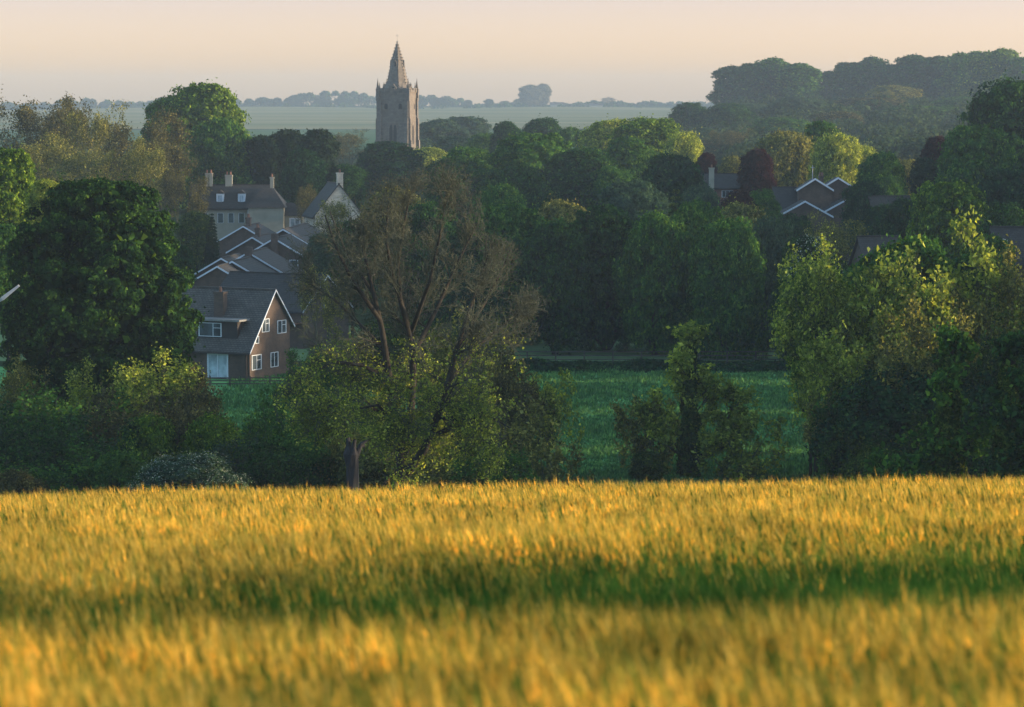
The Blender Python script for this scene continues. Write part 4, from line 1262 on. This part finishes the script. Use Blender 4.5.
def big_bare():
    d0 = 152.0
    base = P(400, 474, d0); gz = Tz(base.x, d0)
    org = Vector((base.x, d0, gz))
    e = empty('ash_tree', org); tag(e, 'big half bare ash with dark forked trunk and brown twigs in the centre left', 'tree')
    rnd = random.Random(404)
    limbs = [
        ([(398, 500), (402, 465), (398, 430), (394, 408), (388, 370), (382, 330), (374, 295), (366, 262), (358, 225)], 0.34, 0.05),
        ([(403, 460), (410, 425), (413, 380, 1), (412, 340, 2), (402, 305, 3), (392, 275, 3), (386, 240, 2), (388, 205, 1)], 0.26, 0.045),
        ([(412, 345, 2), (400, 300), (398, 262), (404, 225), (410, 195)], 0.15, 0.03),
        ([(404, 478), (424, 450, -1), (436, 420, -2), (446, 390, -3), (455, 355, -3), (466, 320, -3), (478, 285, -2), (490, 250, -2)], 0.25, 0.04),
        ([(438, 418, -2), (462, 420, -3), (488, 415, -4), (510, 428, -4)], 0.12, 0.03),
        ([(390, 380), (362, 365, -2), (335, 362, -3), (305, 375, -4), (288, 395, -4)], 0.13, 0.02),
        ([(388, 355), (360, 325, 2), (335, 300, 3), (312, 285, 3)], 0.14, 0.03),
        ([(380, 320), (352, 280, -2), (335, 245, -3), (325, 215, -3)], 0.14, 0.03),
        ([(446, 385, -3), (475, 348, 1), (500, 328, 2), (515, 314, 2)], 0.13, 0.025),
        ([(411, 360, 1), (436, 310, 3), (458, 262, 4), (476, 225, 4)], 0.16, 0.03),
        ([(412, 330, 2), (430, 280, -2), (440, 235, -3), (446, 200, -3)], 0.13, 0.03),
        ([(455, 352, -3), (486, 300, -1), (502, 270, 0), (510, 250, 0)], 0.12, 0.025),
        ([(400, 430), (378, 405, -2), (350, 410, -3), (325, 420, -4)], 0.10, 0.02),
        ([(374, 295), (345, 250, 3), (330, 212, 4)], 0.10, 0.03),
    ]
    segs, tips, node = [], [], []
    for pts, r0, r1 in limbs:
        s, Q = pxline(pts, d0, org, r0, r1)
        segs += s
        for i in range(len(Q) - 1):
            f = (i + 0.5) / (len(Q) - 1)
            if Q[i].z > 3.0 or i > 1: node.append((Q[i], Q[i + 1], r0 + (r1 - r0) * f, f))
        node.append((Q[-2], Q[-1], r1, 1.0))
    cfg = dict(levels=4, kids=[7, 5, 4], nseg=[5, 4, 3, 2], wob=[0.13, 0.17, 0.22, 0.25], up=[0.07, 0.05, 0.03, 0.02], ang=[0.65, 0.7, 0.75],
               len=[0.62, 0.6, 0.6], taper=0.35, rr=0.6, rmin=0.018, leaf_lvl=2)
    cfg['from'] = 0.15
    cen = P(418, 320, d0) - org
    for a, b, r, f in node:
        nb = 3 if f < 0.95 else 5
        for k in range(nb):
            p = a.lerp(b, rnd.random())
            d = (b - a).normalized()
            out = (p - cen); out.y += rnd.uniform(-4, 4); out = out.normalized()
            d = (d * 0.5 + out * 0.75 + Vector((rnd.gauss(0, .35), rnd.gauss(0, .45), rnd.gauss(0, .25) + 0.35))).normalized()
            grow(rnd, p, d, rnd.uniform(1.4, 2.9) * (1.05 - 0.2 * f), max(0.03, r * 0.38), 0, cfg, segs, tips)
    cz_ = P(410, 335, d0) - org; rx = 126 * d0 / F_PX; rz = 156 * d0 / F_PX
    def inside(v, m):
        a_ = math.atan2(v.z - cz_.z, v.x - cz_.x)
        lim = 1.0 + 0.10 * math.sin(5 * a_ + 1) + 0.07 * math.sin(11 * a_)
        return ((v.x - cz_.x) / rx) ** 2 + ((v.z - cz_.z) / rz) ** 2 < (lim * m) ** 2
    segs = [s for s in segs if s[2] > 0.04 or inside(s[1], rnd.uniform(0.86, 1.08))]
    tips = [t for t in tips if inside(t[0], rnd.uniform(0.85, 1.05))]
    big = [s for s in segs if s[2] > 0.035]; small = [s for s in segs if s[2] <= 0.035]
    ob('trunk', seg_mesh('trunk', big, [M['bark']]), e)
    ob('twigs', seg_mesh('twigs', small, [M['twig']]), e)
    rng = np.random.default_rng(3)
    tp = np.array([tuple(t[0]) for t in tips])
    zz = tp[:, 2] / 18.0
    keep = rng.random(len(tp)) < np.clip(1.0 - 1.75 * zz, 0.0, 0.85)
    tp = tp[keep]
    ii = rng.integers(0, len(tp), 24000)
    pos = tp[ii] + rng.normal(size=(24000, 3)) * 0.2
    V, F = cards(pos, unit(rng, 24000), 0.10, rng, 1.6)
    ob('crown', mesh_np('crown', V, F, [M['yellow']]), e)
big_bare()

def dead_trunk():
    d = 112.0; p = P(352, 470, d); g = Tz(p.x, d); top = P(352, 447, d).z - g
    e = empty('dead_trunk', (p.x, d, g)); tag(e, 'dark dead tree stump with a broken forked top at the field edge', 'stump')
    rng = np.random.default_rng(8)
    prof = [(0.33, -0.3), (0.29, 0.5), (0.25, top * .5), (0.24, top * .8), (0.29, top * .93), (0.18, top)]
    V, F = [], []
    for i, (r, z) in enumerate(prof):
        for k in range(12):
            a = 2 * math.pi * k / 12; rr = r * (1 + 0.12 * math.sin(3 * a + i) + rng.normal() * 0.05)
            V.append((rr * math.cos(a), rr * math.sin(a), z + (rng.normal() * 0.08 if i == 5 else 0)))
    for i in range(5):
        for k in range(12):
            F.append((i * 12 + k, i * 12 + (k + 1) % 12, (i + 1) * 12 + (k + 1) % 12, (i + 1) * 12 + k))
    me = bpy.data.meshes.new('trunk'); me.from_pydata(V, [], F + [tuple(range(60, 72))]); me.materials.append(M['stump']); ob('trunk', me, e)
    for pts, r0 in (([(0.05, 0, top * .85), (0.35, 0, top + .1), (0.62, 0, top + .28)], 0.15), ([(-.05, 0, top * .9), (-.16, 0.1, top + .35)], 0.13), ([(0, 0, top * .9), (0.12, -.1, top + .3)], 0.12), ([(0.3, 0, top + 0.05), (0.5, 0.1, top + .02)], 0.08)):
        s = [(Vector(pts[i]), Vector(pts[i + 1]), r0 * (1 - .4 * i), r0 * (.6 - .4 * i)) for i in range(len(pts) - 1)]
        ob('broken_limb', seg_mesh('broken_limb', s, [M['stump']]), e)
dead_trunk()

def ivy_tree(name, label, px, ytop, d, w, ivy_w, seed, leafmat_='yellow', side=(), cat='tree', crown_n=2600):
    p = P(px, ytop, d); g = Tz(p.x, d); H = p.z - g
    e = empty(name, (p.x, d, g)); tag(e, label, cat)
    rnd = random.Random(seed); rng = np.random.default_rng(seed)
    segs, tips = [], []
    st = [Vector((0, 0, -0.4)), Vector((-.1, 0, H * .3)), Vector((0.08, 0, H * .6)), Vector((0.2, 0, H * .93))]
    for i in range(3): segs.append((st[i], st[i + 1], 0.26 - .06 * i, 0.20 - .055 * i))
    cfg = dict(levels=3, kids=[4, 4], nseg=[4, 3, 2], wob=[0.15, 0.2, 0.2], up=[0.1, 0.08, 0.02], ang=[0.7, 0.7], len=[0.6, 0.6], taper=0.4, rr=0.6, rmin=0.012, leaf_lvl=1)
    cfg['from'] = 0.3
    for k in range(24):
        t = rnd.uniform(0.3, 0.97); a = rnd.uniform(0, 6.28)
        pz = Vector((0.1, 0, H * t))
        dv = Vector((math.cos(a), math.sin(a), rnd.uniform(0.3, 1.4))).normalized()
        grow(rnd, pz, dv, w * 0.5 * rnd.uniform(0.4, 1.0) * (1.35 - 1.05 * t), 0.05, 0, cfg, segs, tips)
    for (dx, dz, r) in side:      # low spreading limbs
        tgt = Vector((dx, rnd.uniform(-.8, .8), dz))
        s0 = Vector((0, 0, H * 0.12)); md = s0.lerp(tgt, .55) + Vector((0, 0, -0.25))
        segs += [(s0, md, 0.12, 0.08), (md, tgt, 0.08, 0.04)]
        for k in range(9):
            grow(rnd, md.lerp(tgt, rnd.random()), Vector((rnd.gauss(0, .6) + (0.4 if dx > 0 else -0.4), rnd.gauss(0, .6), 0.7)).normalized(), r * rnd.uniform(.5, 1), 0.035, 0, cfg, segs, tips)
    ob('trunk', seg_mesh('trunk', segs, [M['bark']]), e)
    # ivy coat
    n = 9000
    t = rng.uniform(0, 1, n) ** 0.9; a = rng.uniform(0, 2 * math.pi, n)
    rr = ivy_w / 2 * (1.15 - 0.65 * t) * (0.8 + 0.25 * np.sin(t * 19) * np.sin(3 * a + 4 * t)) * rng.uniform(0.75, 1.12, n)
    pos = np.stack([rr * np.cos(a), rr * np.sin(a), t * H * 0.9], 1)
    nn = np.stack([np.cos(a), np.sin(a), rng.normal(size=n) * .4 + .3], 1) + rng.normal(size=(n, 3)) * 0.4
    V, F = cards(pos, nn, 0.14, rng, 1.3)
    ob('ivy', mesh_np('ivy', V, F, [M['ivy']]), e)
    tp = np.array([tuple(q[0]) for q in tips]); m = crown_n
    ii = rng.integers(0, len(tp), m)
    V, F = cards(tp[ii] + rng.normal(size=(m, 3)) * 0.16, unit(rng, m), 0.19, rng, 1.5)
    ob('crown', mesh_np('crown', V, F, [M[leafmat_]]), e)
    return e
ivy_tree('ivy_clad_tree', 'ivy wrapped tree with sparse leafy top standing alone in the meadow', 690, 331, 184, 5.0, 1.5, 61,
         side=[(-2.6, 4.4, 1.6), (-1.8, 2.6, 1.5), (2.8, 4.3, 1.9), (3.4, 3.0, 1.6), (2.2, 2.0, 1.5)], crown_n=8500)
ivy_tree('ivy_clad_tree', 'ivy covered trunk inside the right hand hedge below pale blossom', 949, 335, 126, 4.5, 1.7, 62, 'green', side=[(-2.5, 3, 1.5)], crown_n=4000)
ivy_tree('ivy_clad_tree', 'ivy covered stem near the right frame edge in dark hedge shade', 1009, 345, 124, 4.0, 1.6, 63, 'dark', side=[(2.0, 3, 1.5)], crown_n=4000)
plant('shrub_b', 646, 452, 181, 38, 'ivy', 'small dark bush left of the foot of the lone ivy wrapped tree', 'bush', 'bush')
plant('airy_b', 736, 404, 182, 104, 'yellow', 'sparse yellow green shrub right beside the lone ivy wrapped tree', 'shrub', 'shrub')
plant('airy_a', 652, 392, 186, 84, 'olive', 'thin leafy shrub left of the lone ivy wrapped tree', 'shrub', 'shrub')

# ------------------------------------------------------------------ hedge and shrubs along the near edge of the valley
g = 'shrubs of the near hedge on the left'
for px, yt, d, w, pr, mt, lab in [
    (8, 360, 158, 66, 'sparse_a', 'olive', 'olive leafed sparse shrub in the left corner below the chestnut'),
    (100, 366, 152, 90, 'sparse_b', 'yellow', 'twiggy shrub with yellow green tips below the chestnut trunk'),
    (150, 354, 148, 110, 'sparse_a', 'yellow', 'tallest yellow tipped hawthorn in the left hedge'),
    (195, 368, 146, 74, 'sparse_b', 'brown', 'brown twiggy shrub just left of the patio door'),
    (70, 392, 140, 120, 'thicket_a', 'green', 'green thicket under the chestnut at the left'),
    (128, 392, 132, 110, 'thicket_b', 'brown', 'dark brown tangled thicket in the middle of the left hedge'),
    (180, 396, 128, 84, 'thicket_a', 'brown', 'brown thicket with pale stems right in the left hedge'),
    (28, 408, 132, 90, 'thicket_b', 'dark', 'dark thicket at the left frame edge'),
    (92, 420, 122, 100, 'thicket_a', 'dark', 'shadowy thicket above the low front bushes'),
    (150, 418, 122, 60, 'shrub_b', 'bright', 'small bright green bush in the left hedge'),
    (213, 418, 120, 62, 'shrub_b', 'bright', 'bright green feathery bush above the pale blossom'),
    (50, 452, 112, 110, 'thicket_b', 'green', 'low green bramble in front of the left hedge'),
    (12, 471, 98, 56, 'shrub_b', 'brown', 'low tawny bush in the bottom left corner of the hedge'),
    (118, 452, 110, 60, 'shrub_a', 'green', 'low green bush left of the pale blossom'),
    (232, 440, 116, 70, 'thicket_a', 'blue', 'blue green bramble right of the pale blossom'),
    (258, 405, 134, 60, 'thicket_b', 'green', 'green shrub between left hedge and big bare tree'),
    (262, 445, 112, 70, 'thicket_a', 'dark', 'dark low bramble right of the blossom at the field edge'),
    (298, 392, 142, 92, 'thicket_b', 'green', 'green shrub at the left foot of the big bare tree'),
    (300, 432, 118, 80, 'shrub_b', 'green', 'leafy green bush left of the dead stump'),
    (345, 392, 140, 92, 'sparse_b', 'yellow', 'yellow green leafy shrub right behind the dead stump'),
    (335, 425, 120, 66, 'shrub_b', 'olive', 'olive bush just above the dead stump'),
    (385, 408, 126, 84, 'sparse_a', 'yellow', 'yellow green bush at the foot of the forked trunk'),
    (418, 430, 120, 70, 'thicket_b', 'olive', 'olive shrub under the leaning right limb'),
    (372, 440, 114, 66, 'shrub_b', 'olive', 'low leafy bush right beside the dead stump'),
    (468, 318, 150, 112, 'sparse_a', 'olive', 'rounded twiggy tree with yellow green top right of the big bare tree'),
    (500, 352, 146, 86, 'sparse_b', 'brown', 'brown twiggy shrub right of the big bare tree'),
    (458, 392, 136, 92, 'thicket_a', 'brown', 'brown thicket under the rounded twiggy tree'),
    (505, 400, 134, 90, 'airy_a', 'olive', 'olive thicket at the left end of the open meadow'),
    (548, 372, 150, 54, 'airy_a', 'yellow', 'slender shrub with yellow green top at the left meadow edge'),
    (545, 420, 128, 76, 'airy_b', 'olive', 'low thin shrub reaching into the open meadow'),
    (440, 448, 110, 90, 'thicket_b', 'olive', 'low tangled growth at the field edge below the leaning limb'),
    (490, 452, 108, 80, 'thicket_a', 'green', 'low green tangle at the field edge left of the meadow')]:
    plant(pr, px, yt, 185 - (160 - d) * 0.5, w * 1.25, mt, lab, 'shrub', 'shrub', g)
g = 'trees and shrubs of the near hedge on the right'
for px, yt, d, w, pr, mt, lab in [
    (836, 246, 156, 116, 'sparse_a', 'yellow', 'yellow green leafy tree leaning over the right corner of the meadow'),
    (818, 268, 160, 72, 'loose', 'bright', 'green crown at the left of the right hand hedge'),
    (938, 224, 152, 118, 'sparse_b', 'yellow', 'yellow green tree with open crown above the pale blossom'),
    (912, 240, 158, 80, 'loose', 'green', 'green crown between the two yellow green hedge trees'),
    (1000, 255, 150, 92, 'sparse_a', 'olive', 'olive twiggy tree below the rendered house'),
    (965, 260, 165, 90, 'round_b', 'dark', 'dark crown behind the open yellow green tree'),
    (865, 312, 140, 112, 'sparse_b', 'yellow', 'green branching tree spreading left over the meadow'),
    (915, 305, 136, 104, 'sparse_a', 'olive', 'dark ivy green tree in the middle of the right hedge'),
    (985, 315, 134, 110, 'sparse_b', 'ivy', 'dark twiggy tree right of the ivy covered trunk'),
    (1022, 320, 130, 70, 'sparse_a', 'dark', 'dark hedge tree cut by the right frame edge'),
    (822, 392, 136, 42, 'thicket_b', 'olive', 'narrow olive thicket under the tree at the right corner of the meadow'),
    (838, 420, 128, 46, 'airy_b', 'green', 'thin low shrub at the right corner of the meadow'),
    (868, 375, 134, 84, 'thicket_a', 'green', 'green thicket hanging over the meadow at the hedge end'),
    (895, 372, 130, 100, 'shrub_b', 'deep', 'dark green bush mass in the lower right hedge'),
    (950, 380, 128, 100, 'shrub_a', 'deep', 'dark bush mass under the ivy covered trunk'),
    (1005, 380, 124, 90, 'shrub_b', 'deep', 'dark bush at the lower right frame edge'),
    (892, 415, 122, 72, 'thicket_b', 'ivy', 'lower leafy thicket at the left foot of the right hedge'),
    (925, 425, 118, 90, 'thicket_a', 'dark', 'shadowy bramble at the field edge below the dark bushes'),
    (985, 425, 114, 90, 'thicket_b', 'dark', 'shadowy bramble at the field edge near the right frame'),
    (876, 446, 112, 54, 'shrub_b', 'ivy', 'low dark bush ending the right hedge at the field edge')]:
    plant(pr, px, yt, 185 - (160 - d) * 0.5, w * (1.5 if px > 880 else 1.15), mt, lab, 'hedge_tree', 'tree', g)

def blossom_bush(label, px, yt, d, w, mt, n, seed, size, zf=0.3, loc_h=None):
    e = plant('shrub_a', px, yt, d, w, mt, label, 'blossoming_hawthorn', 'bush', 'hawthorns in pale blossom')
    cr = PROTO['shrub_a'][0]
    rng = np.random.default_rng(seed)
    co = np.empty(len(cr.vertices) * 3, np.float32); cr.vertices.foreach_get('co', co); co = co.reshape(-1, 3)[::4]
    co = co[co[:, 2] > 5 * zf]
    ii = rng.integers(0, len(co), n)
    dirn = co[ii] - np.array([0, 0, 1.5]); dirn /= np.linalg.norm(dirn, axis=1, keepdims=True)
    V, F = cards(co[ii] + dirn * 0.18, dirn + rng.normal(size=(n, 3)) * .5, size, rng, 1.1)
    b = ob('blossom', mesh_np('blossom', V, F, [M['blossom']]), e)
    c0 = [c for c in e.children if c.name.startswith('crown')][0]
    b.scale = c0.scale; b.location = c0.location
blossom_bush('wide pale blossom covered bush at the field edge in the left hedge', 188, 456, 156, 128, 'blue', 9000, 71, 0.06, 0.0)
blossom_bush('pale blossom topped hawthorn behind the open yellow green tree', 932, 290, 186, 66, 'blue', 3600, 72, 0.11, 0.4)
blossom_bush('hawthorn with dim white blossom at the meadow corner', 812, 318, 184, 36, 'deep', 1500, 73, 0.12, 0.3)
blossom_bush('dark hawthorn with white specks right of the meadow row', 812, 238, 240, 56, 'deep', 1500, 74, 0.13, 0.4)

# unseen trees added just right of the picture to cast the valley's evening shade
g = 'unseen shade trees added right of the view'
for i, (x, y, h, w, pr, mt) in enumerate([(50, 118, 15, 17, 'dome_a', 'dark'), (54, 140, 17, 18, 'round_a', 'dark'), (58, 162, 18, 20, 'dome_b', 'green'), (64, 184, 18, 20, 'round_b', 'dark'),
        (70, 208, 19, 22, 'dome_a', 'dark'), (74, 232, 24, 22, 'round_a', 'green'), (82, 256, 26, 22, 'dome_b', 'dark'), (86, 280, 26, 22, 'dome_a', 'dark'), (92, 304, 24, 24, 'round_b', 'dark'), (98, 330, 24, 24, 'dome_b', 'dark'), (104, 356, 24, 24, 'round_a', 'dark')]):
    cr, tr, H, Wd = PROTO[pr]
    e = empty('broadleaf_tree', (x, y, Tz(x, y)), i * 1.3); e.scale = (w / Wd, w / Wd, h / H)
    tag(e, ['first', 'second', 'third', 'fourth', 'fifth', 'sixth', 'seventh', 'eighth', 'ninth', 'tenth', 'eleventh'][i] + ' tree of the unseen row added for shade beyond the right edge of the meadow, counted from the field', 'tree', g)
    ob('trunk', tr, e, M['bark']); ob('crown', cr, e, M[mt])
for i, (x, y, h, w) in enumerate([(20, 14.6, 4.3, 2.6), (20.3, 16.4, 3.9, 2.6), (20.6, 18.4, 3.4, 2.8), (21, 20.8, 3.0, 3.0)]):  # unseen bushes added and sized to cast a shade band across the barley
    cr, tr, H, Wd = PROTO['shrub_a']
    gz = Tz(x, y)
    e = empty('shade_bush', (x, y, gz), i); e.scale = (w / Wd, w / Wd, h / H)
    tag(e, ['tallest', 'second tallest', 'second lowest', 'lowest'][i] + ' unseen bush added right of the view to shade the barley', 'bush', 'unseen bushes added for the barley shade')
    ob('trunk', tr, e, M['bark']); ob('crown', cr, e, M['green'])

# ------------------------------------------------------------------ meadow grass
rg = np.random.default_rng(51)
n = 75000
y = 170 + 92 * rg.random(n) ** 1.1; x = rg.uniform(-0.02, 0.155, n) * y
ii = rg.random(n) < 0.12; x[ii] = rg.uniform(-24, -12, ii.sum()); y[ii] = rg.uniform(205, 262, ii.sum())
hgt = 0.16 + 0.12 * (np.sin(x * 0.5 + 2 * np.sin(y * 0.11)) * np.sin(y * 0.33 + 1.5 * np.sin(x * 0.2)) + 1) * rg.uniform(0.5, 1.5, n)
a = rg.uniform(0, math.pi, n); wv = 0.09 + 0.05 * rg.random(n)
z = T(x, y) + 0.02
b0 = np.stack([x - np.cos(a) * wv, y - np.sin(a) * wv, z], 1); b1 = np.stack([x + np.cos(a) * wv, y + np.sin(a) * wv, z], 1)
tp = np.stack([x + rg.normal(size=n) * .08, y + rg.normal(size=n) * .08, z + hgt], 1)
V = np.stack([b0, b1, tp], 1).reshape(-1, 3); F = np.arange(3 * n).reshape(-1, 3)
M['grass'] = leafmat('meadow_grass_blades', (0.038, 0.125, 0.050), (0.11, 0.25, 0.10), 0.3, k=0.9)
tag(ob('meadow_grass', mesh_np('meadow_grass', V, F, [M['grass']])), 'lush shaded green grass across the open meadow', 'grass', kind='stuff')

# ------------------------------------------------------------------ barley
M['ear'] = leafmat('ripening_barley_ears', (0.42, 0.275, 0.055), (0.82, 0.54, 0.125), 0.45, (0.90, 0.68, 0.25), k=1.0)
M['stalk'] = leafmat('green_barley_stalks', (0.030, 0.095, 0.022), (0.095, 0.19, 0.040), 0.4, (0.16, 0.24, 0.06), k=1.0)
def barley(seed):
    rng = np.random.default_rng(seed)
    Xs, Ys, Sz = [], [], []
    for (d0, d1, dens, sc) in ((7.2, 13, 230, 1.0), (13, 20, 260, 1.05), (20, 34, 250, 1.2), (34, 58, 125, 1.75)):
        w0 = lambda d: 0.20 * d + 2.4
        area = (w0(d0) + w0(d1)) * (d1 - d0)
        m = int(area * dens)
        y = d0 + (d1 - d0) * rng.random(m) ** 0.8
        x = rng.uniform(-1, 1, m) * w0(y) + np.where(rng.random(m) < 0.0, 1, 0)
        Xs.append(x); Ys.append(y); Sz.append(np.full(m, sc))
    x = np.concatenate(Xs); y = np.concatenate(Ys); sc = np.concatenate(Sz)
    # wheel tracks run across the view
    tl = 14.0 + 0.32 * x + 0.10 * np.sin(x * 1.3)
    def track(c, w): return np.abs(y - c) < w
    gap = track(tl + 0.45, 0.80) | track(tl + 2.0, 0.10)
    t2 = 31.5 + 0.06 * x
    gap |= (np.abs(y - t2) < 0.55) | (np.abs(y - t2 - 2.4) < 0.45)
    keep = ~gap | (rng.random(len(x)) < 0.05)
    x, y, sc = x[keep], y[keep], sc[keep]
    n = len(x)
    und = 0.035 * np.where(y < 15.5, 0.4, 1) * np.sin(x * 0.9 + 1.7 * np.sin(y * 0.35)) + 0.03 * np.sin(y * 1.15 + 0.8 * np.sin(x * 0.5)) + 0.025 * np.sin(x * 3.1 + y * 2.0)
    # shade band behind the first wheel track, put into the crop as shorter, greener ears
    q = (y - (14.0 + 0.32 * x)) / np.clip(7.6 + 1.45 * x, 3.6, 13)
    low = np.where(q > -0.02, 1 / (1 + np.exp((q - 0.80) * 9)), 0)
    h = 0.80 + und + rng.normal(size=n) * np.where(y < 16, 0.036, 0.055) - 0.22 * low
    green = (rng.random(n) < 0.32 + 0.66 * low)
    z0 = T(x, y)
    az = rng.uniform(0, 2 * math.pi, n)
    lean = rng.normal(size=(n, 2)) * 0.05 + np.array([-0.05, 0.0])
    base = np.stack([x, y, z0], 1)
    top = np.stack([x + lean[:, 0], y + lean[:, 1], z0 + h], 1)
    Vs, Fq, mi, off = [], [], [], 0
    def add(V4, mat):
        nonlocal off
        m = len(V4); Vs.append(V4.reshape(-1, 3)); i = off + (np.arange(m) * 4)[:, None]
        Fq.append(np.concatenate([i, i + 1, i + 2, i + 3], 1)); mi.append(np.full(m, mat) if np.isscalar(mat) else mat); off += 4 * m
    ca, sa = np.cos(az), np.sin(az)
    side = np.stack([ca, sa, np.zeros(n)], 1)
    # stalk
    w = (0.0022 * sc)[:, None]
    add(np.stack([base - side * w * 1.3, base + side * w * 1.3, top + side * w, top - side * w], 1), 1)
    # two leaf blades
    for k in range(2):
        a2 = rng.uniform(0, 2 * math.pi, n); dirn = np.stack([np.cos(a2), np.sin(a2), np.zeros(n)], 1)
        perp = np.stack([-np.sin(a2), np.cos(a2), np.zeros(n)], 1)
        f = rng.uniform(0.30, 0.78, n)[:, None]
        s0 = base + (top - base) * f
        L_ = rng.uniform(0.10, 0.22, n)[:, None]
        lw = (0.0060 * sc)[:, None]
        e_ = s0 + dirn * L_ * 0.65 + np.array([0, 0, 1.0]) * L_ * rng.uniform(0.2, 1.0, n)[:, None]
        mdp = s0 + (e_ - s0) * 0.5 + np.array([0, 0, 0.03])
        add(np.stack([s0, mdp - perp * lw, e_, mdp + perp * lw], 1), 1)
    # ear: two crossed kites, nodding a little
    nod = rng.uniform(0.2, 0.9, n)[:, None]
    na = rng.normal(size=n) * 0.9 + math.pi
    nd = np.stack([np.cos(na), np.sin(na), np.zeros(n)], 1)
    ed = nd * nod * 0.6 + np.array([0, 0, 1.0]); ed /= np.linalg.norm(ed, axis=1, keepdims=True)
    el_ = (rng.uniform(0.06, 0.09, n) * sc ** 0.25)[:, None]
    et = top + ed * el_; em = top + ed * el_ * 0.35
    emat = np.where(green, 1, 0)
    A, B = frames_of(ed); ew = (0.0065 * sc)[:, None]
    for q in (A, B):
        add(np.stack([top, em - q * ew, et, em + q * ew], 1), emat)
    # awns
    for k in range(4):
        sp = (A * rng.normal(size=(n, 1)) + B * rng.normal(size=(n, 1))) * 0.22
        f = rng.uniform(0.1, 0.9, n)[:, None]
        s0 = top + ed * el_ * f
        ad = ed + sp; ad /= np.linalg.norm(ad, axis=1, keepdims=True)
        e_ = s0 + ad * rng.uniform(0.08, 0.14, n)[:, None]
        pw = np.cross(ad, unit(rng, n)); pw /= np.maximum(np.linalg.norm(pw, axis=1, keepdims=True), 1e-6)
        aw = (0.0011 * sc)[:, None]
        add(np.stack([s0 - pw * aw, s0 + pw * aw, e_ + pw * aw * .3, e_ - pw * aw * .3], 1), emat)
    print('barley stalks', n)
    return mesh_np('barley_crop', np.concatenate(Vs), np.concatenate(Fq), [M['ear'], M['stalk']], np.concatenate(mi))
tag(ob('barley_crop', barley(91)), 'golden evening sunlit barley filling the whole foreground field', 'barley', kind='stuff')

# ------------------------------------------------------------------ evening haze
hz = MB(); hz.box(-1150, 1150, -55, 4090, -75, 34)
hm, nt, N, L = new_mat('haze')
pv = N.new('ShaderNodeVolumePrincipled')
pv.inputs['Color'].default_value = (0.37, 0.52, 0.68, 1)
pv.inputs['Density'].default_value = 0.00018
pv.inputs['Anisotropy'].default_value = 0.0
o_ = N.new('ShaderNodeOutputMaterial'); L.new(pv.outputs[0], o_.inputs['Volume'])
ho = hz.build('haze', hm); tag(ho, 'pale blue evening haze lying over the whole valley', 'haze', kind='stuff')
